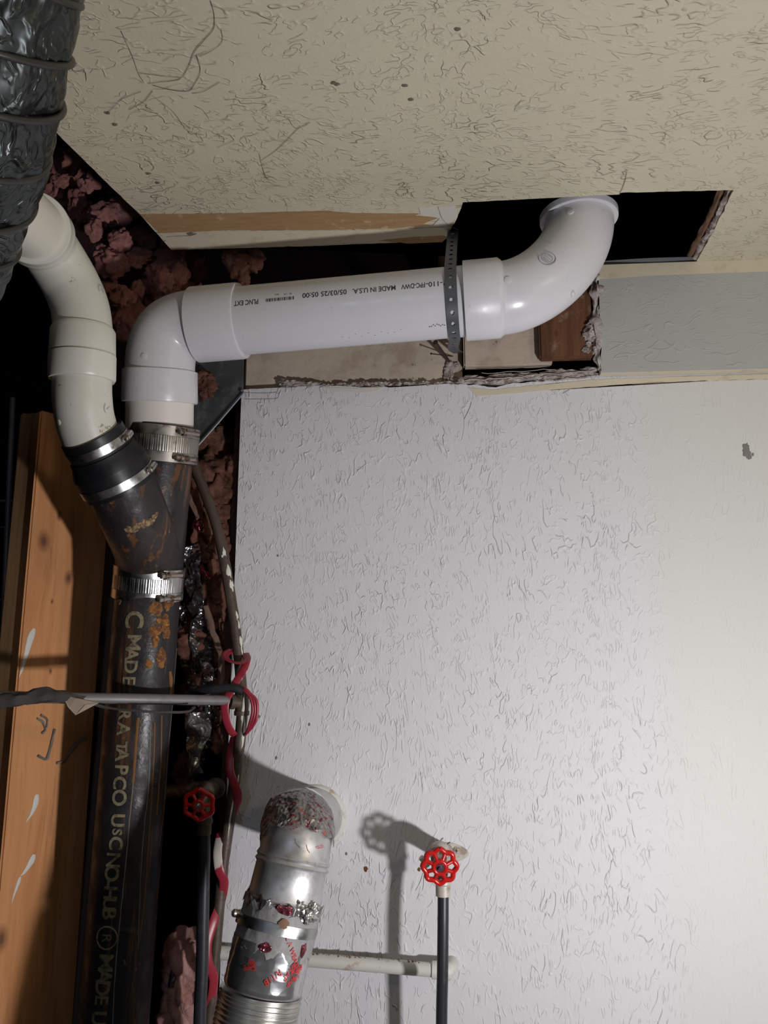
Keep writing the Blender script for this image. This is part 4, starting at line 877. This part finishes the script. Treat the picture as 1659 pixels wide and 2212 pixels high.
new_obj('dirt_line', bm, M('brown_dirt', (.22, .14, .09), .95).m, wp_o)

# ------------------------------------------------------------------ dryer duct
duct = thing('dryer_duct', P(545, 2300, 1.09), 'silver dryer duct with taped joint and ribbed hose, bending into the wall', 'duct')
D = [P(540, 2330, 1.075), P(551, 2212, 1.085), P(574, 2100, 1.095), P(598, 2000, 1.105), P(618, 1925, 1.115), P(634, 1855, 1.125)]
def lerp(p, q, t): return p+(q-p)*t
RD = .0500
# ribbed hose
dd0 = (D[0]-D[1]).normalized(); fl = spline([D[0]+dd0*.80, D[0]+dd0*.45, D[0]+dd0*.15, D[0], D[1], P(565, 2140, 1.092)], 120); fl = resample(fl, .0008); bm = bmesh.new(); n = len(fl)
sweep(bm, fl, [RD*1.06+.0013*math.sin(2*PI*i*.0008/.0050)+.0005*noise.noise(Vector((i*.07, 0, 0))) for i in range(n)], 72); new_obj('ribbed_hose', bm, alu_flex, duct, angle=60)
# smooth foil section with red print
sA, sB = P(568, 2130, 1.092), P(590, 2030, 1.102); sd3 = (sB-sA).normalized()
bm = bmesh.new(); L3 = (sB-sA).length; lathe(bm, sA, sd3, [(-.004, RD), (0, RD*1.05)]+[(L3*k/14, RD*1.05+.0012*noise.noise(Vector((k*1.3, 1, 1)))) for k in range(1, 15)]+[(L3+.002, RD)], 96, fn=lambda t, s: 1+.018*noise.noise(Vector((math.cos(t)*2.2, math.sin(t)*2.2, s*30)))); ft = new_obj('foil_tape', bm, foil_mat('smooth_silver_tape', (.62, .62, .63), .2, .0015, 24), duct)
bm = bmesh.new(); RT = RD*1.05+.0014
for body_, px, py, sz, rot in (('R/118', 590, 2112, .010, 2.3), ('®TAP', 625, 2100, .009, 2.6), ('B-FX', 641, 2094, .009, 1.9), ('UL', 638, 2113, .009, 2.2), ('L A WEATHP', 634, 2065, .0085, -2.55), ('VAP', 628, 2120, .008, 2.4), ('TAPE', 540, 2090, .008, 1.8), ('SIB', 545, 2080, .008, 1.2)):
    s, th = angle_of(sA, sd3, px, py, RT); wrap_text(bm, body_, sz, sA+sd3*s, sd3, th, RT, rot, lift=.0008, up=None, bold=.015)
new_obj('printed_text', bm, red_ink, ft, smooth=False)
# grey-white tape under the band clamp
tA, tB = P(586, 2052, 1.10), P(612, 1952, 1.112); tdv = (tB-tA); L4 = tdv.length; tdv.normalize()
def ragged(c, axis, L, r, m, name, amp=.006, seed=0, parent=duct, wav=.02, seg=120, rows=22):
    a, u, v = frame(axis); bm = bmesh.new(); g = []
    for i in range(rows+1):
        t = i/rows; ring = []
        for k in range(seg):
            an = 2*PI*k/seg; e = (amp*noise.noise(Vector((math.cos(an)*4, math.sin(an)*4, seed)))+amp*.5*noise.noise(Vector((math.cos(an)*14, math.sin(an)*14, seed+4))))
            s = t*L+(e if t > .5 else -e)*(abs(t-.5)*2)**2
            w_ = wav*noise.noise(Vector((math.cos(an)*3.1+seed, math.sin(an)*3.1, s*26)))+wav*.4*noise.noise(Vector((math.cos(an)*9+seed, math.sin(an)*9, s*60)))
            ring.append(bm.verts.new(Vector(c)+a*s+(u*math.cos(an)+v*math.sin(an))*(r*(1+w_+(.02*abs(noise.noise(Vector((an*3, seed, 0)))) if i in (0, rows) else 0)))))
        g.append(ring)
    for i in range(rows):
        for k in range(seg): bm.faces.new((g[i][k], g[i][(k+1) % seg], g[i+1][(k+1) % seg], g[i+1][k]))
    bmesh.ops.solidify(bm, geom=bm.faces[:], thickness=-.0008)
    return new_obj(name, bm, m, parent, angle=35)
tp = ragged(tA, tdv, L4, RD*1.055, tape_w, 'grey_tape', .012, 2, wav=.035)
for px, py, ds, a1_, a2_, sd_ in ((616, 1966, 0, .006, .012, 3), (574, 2042, -.003, .006, .008, 5), (656, 2052, 0, .008, .005, 6)):
    bm = bmesh.new(); _s, _t = angle_of(tA, tdv, px, py, RD*1.07); patch(bm, tA, tdv, _s+ds, _t, RD*1.075, a1_, a2_, .001, 18, sd_); new_obj('red_tape_print', bm, foil_red, tp)
ragged(tB-tdv*.010, tdv, .016, RD*1.045, foil_tape, 'crumpled_foil', .008, 5, wav=.09)
bm = bmesh.new(); cfl = P(667, 1968, 1.075)
for k in range(9): lump_ball(bm, cfl+Vector((random.uniform(-.015, .010), random.uniform(0, .010), random.uniform(-.007, .006))), random.uniform(.004, .0075), 3, amp=.75)
new_obj('crumpled_foil', bm, foil_tape, duct, angle=12)
bcn = P(598, 1996, 1.106); bdv = (tdv+Vector((-.03, .0, .0))).normalized()
bm = bmesh.new(); RBd = RD*1.105; lathe(bm, bcn, bdv, [(-.0065, RBd-.001), (-.0065, RBd), (.0065, RBd), (.0065, RBd-.001)], 96); bnd = new_obj('band_clamp', bm, steel_mat('dull_band', (.50, .51, .50), .3, .12), duct)
_s, _t = angle_of(bcn, bdv, 613, 1998, RBd); bm = bmesh.new(); patch(bm, bcn, bdv, _s, _t, RBd, .0062, .007, .0004, 18, 8); new_obj('rust_spot', bm, M('brown_rust_spot', (.20, .10, .055), .8).m, bnd)
_s, _t = angle_of(bcn, bdv, 522, 1960, RBd*1.0); a_, u_, v_ = frame(bdv); rv = u_*math.cos(_t-.1)+v_*math.sin(_t-.1)
bm = bmesh.new(); lathe(bm, bcn+rv*(RBd-.001)+bdv*.004, rv, [(0, .005), (.008, .005), (.010, .003)], 14); new_obj('clamp_screw', bm, screw_m, bnd)
# smooth collar with beads
cA, cB = P(611, 1955, 1.112), P(634, 1853, 1.125); cdv = cB-cA; L5 = cdv.length; cdv.normalize()
bm = bmesh.new(); lathe(bm, cA, cdv, [(-.010, RD-.004), (-.006, RD+.0015), (-.001, RD+.0022), (.003, RD), (.006, RD+.0018), (.009, RD), (L5-.012, RD-.0008), (L5-.008, RD+.0022), (L5-.004, RD-.0002), (L5-.001, RD+.0020), (L5+.004, RD-.001), (L5+.012, RD-.002)], 96); new_obj('collar', bm, alu, duct)
# adjustable elbow into the wall: four gores
hole = P(682, 1764, WY+.004)
e_s = cB; e_e = hole+Vector((0, 0, 0)); e_in = Vector((e_s.x, 0, 0))
ap = bez(e_s, e_s+cdv*.075, hole+Vector((-.02, -.19, .01)), hole, 40)
gi = [0, 10, 17, 25, 40]
for gk in range(4):
    seg_ = ap[gi[gk]:gi[gk+1]+1]; A_, B2 = seg_[0], seg_[-1]
    if gk == 3: rr_ = [RD-.001]*len(seg_)
    else: rr_ = [RD-.001]*len(seg_)
    rr_[0] += .0025; 
    bm = bmesh.new(); sweep(bm, seg_, rr_, 84); gob = new_obj('elbow_gore', bm, alu, duct)
def tape_on(path, r, m, name, seed, a0=-2.0, a1=2.0):
    n = len(path); bm = bmesh.new(); T = []; g = []
    _, u, v = frame((path[1]-path[0]))
    for i, p in enumerate(path):
        d = (path[min(i+1, n-1)]-path[max(i-1, 0)]).normalized(); u = (u-d*u.dot(d)).normalized(); v = d.cross(u); ring = []
        for k in range(61):
            an = a0+(a1-a0)*k/60; sh = .010*noise.noise(Vector((an*2.5, seed, i > n/2)))
            rr = r*(1+.045+.045*noise.noise(Vector((an*3, i*.25, seed)))+.012*noise.noise(Vector((an*6, i*.4, seed+2))))
            ring.append(bm.verts.new(p+d*sh*(abs(i/(n-1)-.5)*2)+(u*math.cos(an)+v*math.sin(an))*rr))
        g.append(ring)
    for i in range(n-1):
        for k in range(60): bm.faces.new((g[i][k], g[i][k+1], g[i+1][k+1], g[i+1][k]))
    bmesh.ops.solidify(bm, geom=bm.faces[:], thickness=-.0006)
    return new_obj(name, bm, m, duct, angle=25)
et = tape_on(resample(list(ap[4:15]), .003), RD, foil_tape_red, 'foil_tape', 3, -1.9, 1.9)
bm = bmesh.new()
gm = ap[9]; gd = (ap[12]-ap[5]).normalized()
for body_, px, py, sz, rot in (('818', 632, 1778, .008, 1.9), ('P/N', 634, 1790, .007, 2.2), ('TAPE', 652, 1752, .007, .9), ('818', 700, 1800, .008, 2.6), ('LISTED', 690, 1830, .006, 2.4)):
    s, th = angle_of(gm, gd, px, py, RD*1.08); wrap_text(bm, body_, sz, gm+gd*s, gd, th, RD*1.08, rot, lift=.001, bold=.02)
new_obj('printed_text', bm, red_ink, et, smooth=False)
tape_on(resample(list(ap[16:24]), .003), RD, M('brown_dirty_tape', (.20, .13, .09), .6, .4).m, 'dirty_tape', 9, -1.6, 1.2)
bm = bmesh.new(); lathe(bm, hole+Vector((0, -.006, 0)), (0, -1, 0), [(-.004, RD+.006), (0, RD+.005), (.003, RD+.002), (.003, RD-.004)], 72); new_obj('wall_collar', bm, pipe_paint, duct)
bm = bmesh.new(); sweep(bm, spline([P(662, 1825, 1.07), P(664, 1835, 1.068), P(669, 1842, 1.07)], 5), .0006, 5); new_obj('fibre', bm, M('rust_fibre', (.3, .12, .05), .8).m, duct)

# ------------------------------------------------------------------ big foil-jacketed duct, top left
big = thing('insulated_duct', P(-300, 780, .77), 'dark foil-jacketed flexible duct with wire rings hanging at the top left', 'duct')
bp = spline([P(-20, -420, .47), P(-75, -150, .52), P(-92, 0, .55), P(-106, 140, .583), P(-130, 270, .62), P(-156, 390, .66), P(-185, 480, .688), P(-222, 575, .72), P(-268, 670, .75), P(-330, 780, .78)], 14)
RDK = .0985
bm = bmesh.new(); n = len(bp)
_, u, v = frame(bp[1]-bp[0]); rings = []; F_ = []
for i, p in enumerate(bp):
    d = (bp[min(i+1, n-1)]-bp[max(i-1, 0)]).normalized(); u = (u-d*u.dot(d)).normalized(); v = d.cross(u); F_.append((p, d, u.copy(), v.copy())); ring = []
    for k in range(160):
        an = 2*PI*k/160; q3 = p+(u*math.cos(an)+v*math.sin(an))*RDK
        dsp = .006*noise.noise(q3*14)+.0045*(1-abs(noise.noise(q3*Vector((1, 1, 1)).length*22)))*1-.003+.002*noise.noise(q3*70)
        ring.append(bm.verts.new(p+(u*math.cos(an)+v*math.sin(an))*(RDK-.004+dsp)))
    rings.append(ring)
for i in range(n-1):
    for k in range(160): bm.faces.new((rings[i][k], rings[i][(k+1) % 160], rings[i+1][(k+1) % 160], rings[i+1][k]))
new_obj('foil_jacket', bm, jacket, big, angle=50)
jr = M('ring_cover_film', (.045, .042, .038), .4, .4).m
acc = 0; lastp = bp[0]; targets = []
for tx, ty in ((180, 18), (147, 145), (120, 262), (92, 378), (62, 478), (35, 575), (10, 660)):
    i = min(range(n), key=lambda k: abs((F_[k][0]+(Vector((1, 0, 0))-F_[k][1]*F_[k][1].x).normalized()*RDK-EYE).normalized().dot(Vector((0, 0, 1)))-ray(tx, ty).normalized().z)); targets.append(i)
for i in targets:
    p, d, u, v = F_[i]; dd_ = d
    pts = [p+(u*math.cos(2*PI*k/96)+v*math.sin(2*PI*k/96))*(RDK-.0015) for k in range(97)]; bm = bmesh.new(); sweep(bm, pts, .0034, 10, caps=False); new_obj('wire_ring', bm, jr, big)

# ------------------------------------------------------------------ left dark side: thin cables
for pts, r, lbl in (([P(28, 860, 1.5), P(22, 1000, 1.5), P(12, 1250, 1.5), P(2, 1500, 1.5)], .006, 'faint grey vertical tube in the dark at the far left'),
                    ([P(-20, 1081, 1.5), P(44, 1083, 1.5)], .0025, 'upper of two thin grey rods in the dark at the far left'),
                    ([P(-20, 1138, 1.5), P(42, 1140, 1.5)], .0012, 'lower, thinner of two grey rods in the dark at the far left'),
                    ([P(-10, 1304, 1.38), P(20, 1280, 1.4), P(44, 1262, 1.42)], .0018, 'thin pale cord at the left edge of the picture, beside the stud')):
    bm = bmesh.new(); sweep(bm, pts, r, 10); tag(new_obj('thin_rod' if 'rod' in lbl else ('cord' if 'cord' in lbl else 'thin_tube'), bm, pipe_grey), lbl, 'rod' if 'rod' in lbl else ('cord' if 'cord' in lbl else 'tube'))
# dust strands on the stud
bm = bmesh.new()
for pl in ([(80, 1552), (92, 1560), (98, 1575), (90, 1584)], [(118, 1575), (112, 1600), (105, 1630), (98, 1640), (82, 1632)], [(186, 1592), (165, 1605), (152, 1625), (140, 1642), (122, 1648)], [(88, 1545), (102, 1555), (100, 1572)]):
    sweep(bm, spline([PS(a, b, .002) for a, b in pl], 6), .0020, 7, lump=1.2)
tag(new_obj('dust_strand', bm, dust_m), 'grey fuzzy dust strands clinging to the orange stud below the conduit', 'dust', kind='stuff')

# cobwebs on the ceiling
bm = bmesh.new()
def web(pl, r=.0007):
    r *= .38
    sweep(bm, [p+Vector((0, 0, -.0015-.001*abs(noise.noise(p*30)))) for p in spline([PC(a, b) for a, b in pl], 6)], r, 5, lump=1.0)
web([(455, 0), (463, 30), (461, 60), (440, 85), (420, 110), (408, 140), (392, 165), (372, 172), (320, 178)], .0009)
web([(478, 62), (480, 88), (455, 108), (430, 120)]); web([(425, 118), (433, 150), (420, 180), (405, 195), (360, 190), (330, 182)], .0009)
web([(262, 65), (280, 105), (290, 130), (300, 158), (312, 176)]); web([(230, 244), (260, 215), (285, 203), (305, 196)]); web([(280, 235), (310, 218), (330, 195)])
web([(300, 155), (350, 162), (390, 165)]); web([(330, 205), (375, 240), (405, 280), (440, 290)]); web([(475, 175), (440, 195), (415, 200)])
for k in range(70):
    cx_, cy_ = random.choice(((380, 200), (350, 250), (420, 285), (400, 390), (600, 300), (620, 290), (560, 350), (330, 430)))
    x, y = cx_+random.gauss(0, 40), cy_+random.gauss(0, 30); an = random.uniform(-.5, .9); L = random.uniform(12, 42)
    web([(x, y), (x+L*math.cos(an)*.5+random.uniform(-5, 5), y+L*math.sin(an)*.5+random.uniform(-5, 5)), (x+L*math.cos(an), y+L*math.sin(an))], random.uniform(.0003, .0006))
web([(560, 330), (570, 370), (580, 388)]); web([(620, 250), (640, 275), (670, 262)]); web([(565, 345), (600, 320), (630, 290), (650, 270)])
web([(1354, 370), (1348, 395), (1338, 418)], .001)
for x, y in ((727, 181), (874, 184), (887, 214), (988, 62), (232, 243), (248, 268), (320, 374), (340, 394), (720, 178)):
    lump_ball(bm, PC(x, y)+Vector((0, 0, -.0008)), .0022, 2, amp=.6, sq=(1.6, 1, .3))
tag(new_obj('cobweb', bm, web_m), 'dark cobweb strands and specks scattered over the cream ceiling', 'cobweb', kind='stuff')
bm = bmesh.new(); sweep(bm, spline([P(197, 545, 1.36), P(205, 530, 1.37), P(215, 518, 1.37), P(235, 510, 1.38), P(262, 500, 1.39), P(280, 488, 1.39)], 6), .0006, 5); lump_ball(bm, P(281, 490, 1.39), .002, 2)
tag(new_obj('pale_thread', bm, M('pale_thread', (.6, .58, .55), .8).m), 'pale thread hanging across the pink insulation', 'thread')
bm = bmesh.new(); web([(410, 502), (425, 503), (412, 507), (390, 508), (360, 510)], .0007); web([(946, 445), (955, 470), (970, 485), (990, 495)], .0009); lump_ball(bm, PC(412, 503)+Vector((0, 0, -.002)), .004, 2, amp=.6, sq=(1.6, .7, .4))
tag(new_obj('cobweb', bm, web_m), 'small dark cobweb and fibres on the torn ceiling edge', 'cobweb', kind='stuff')
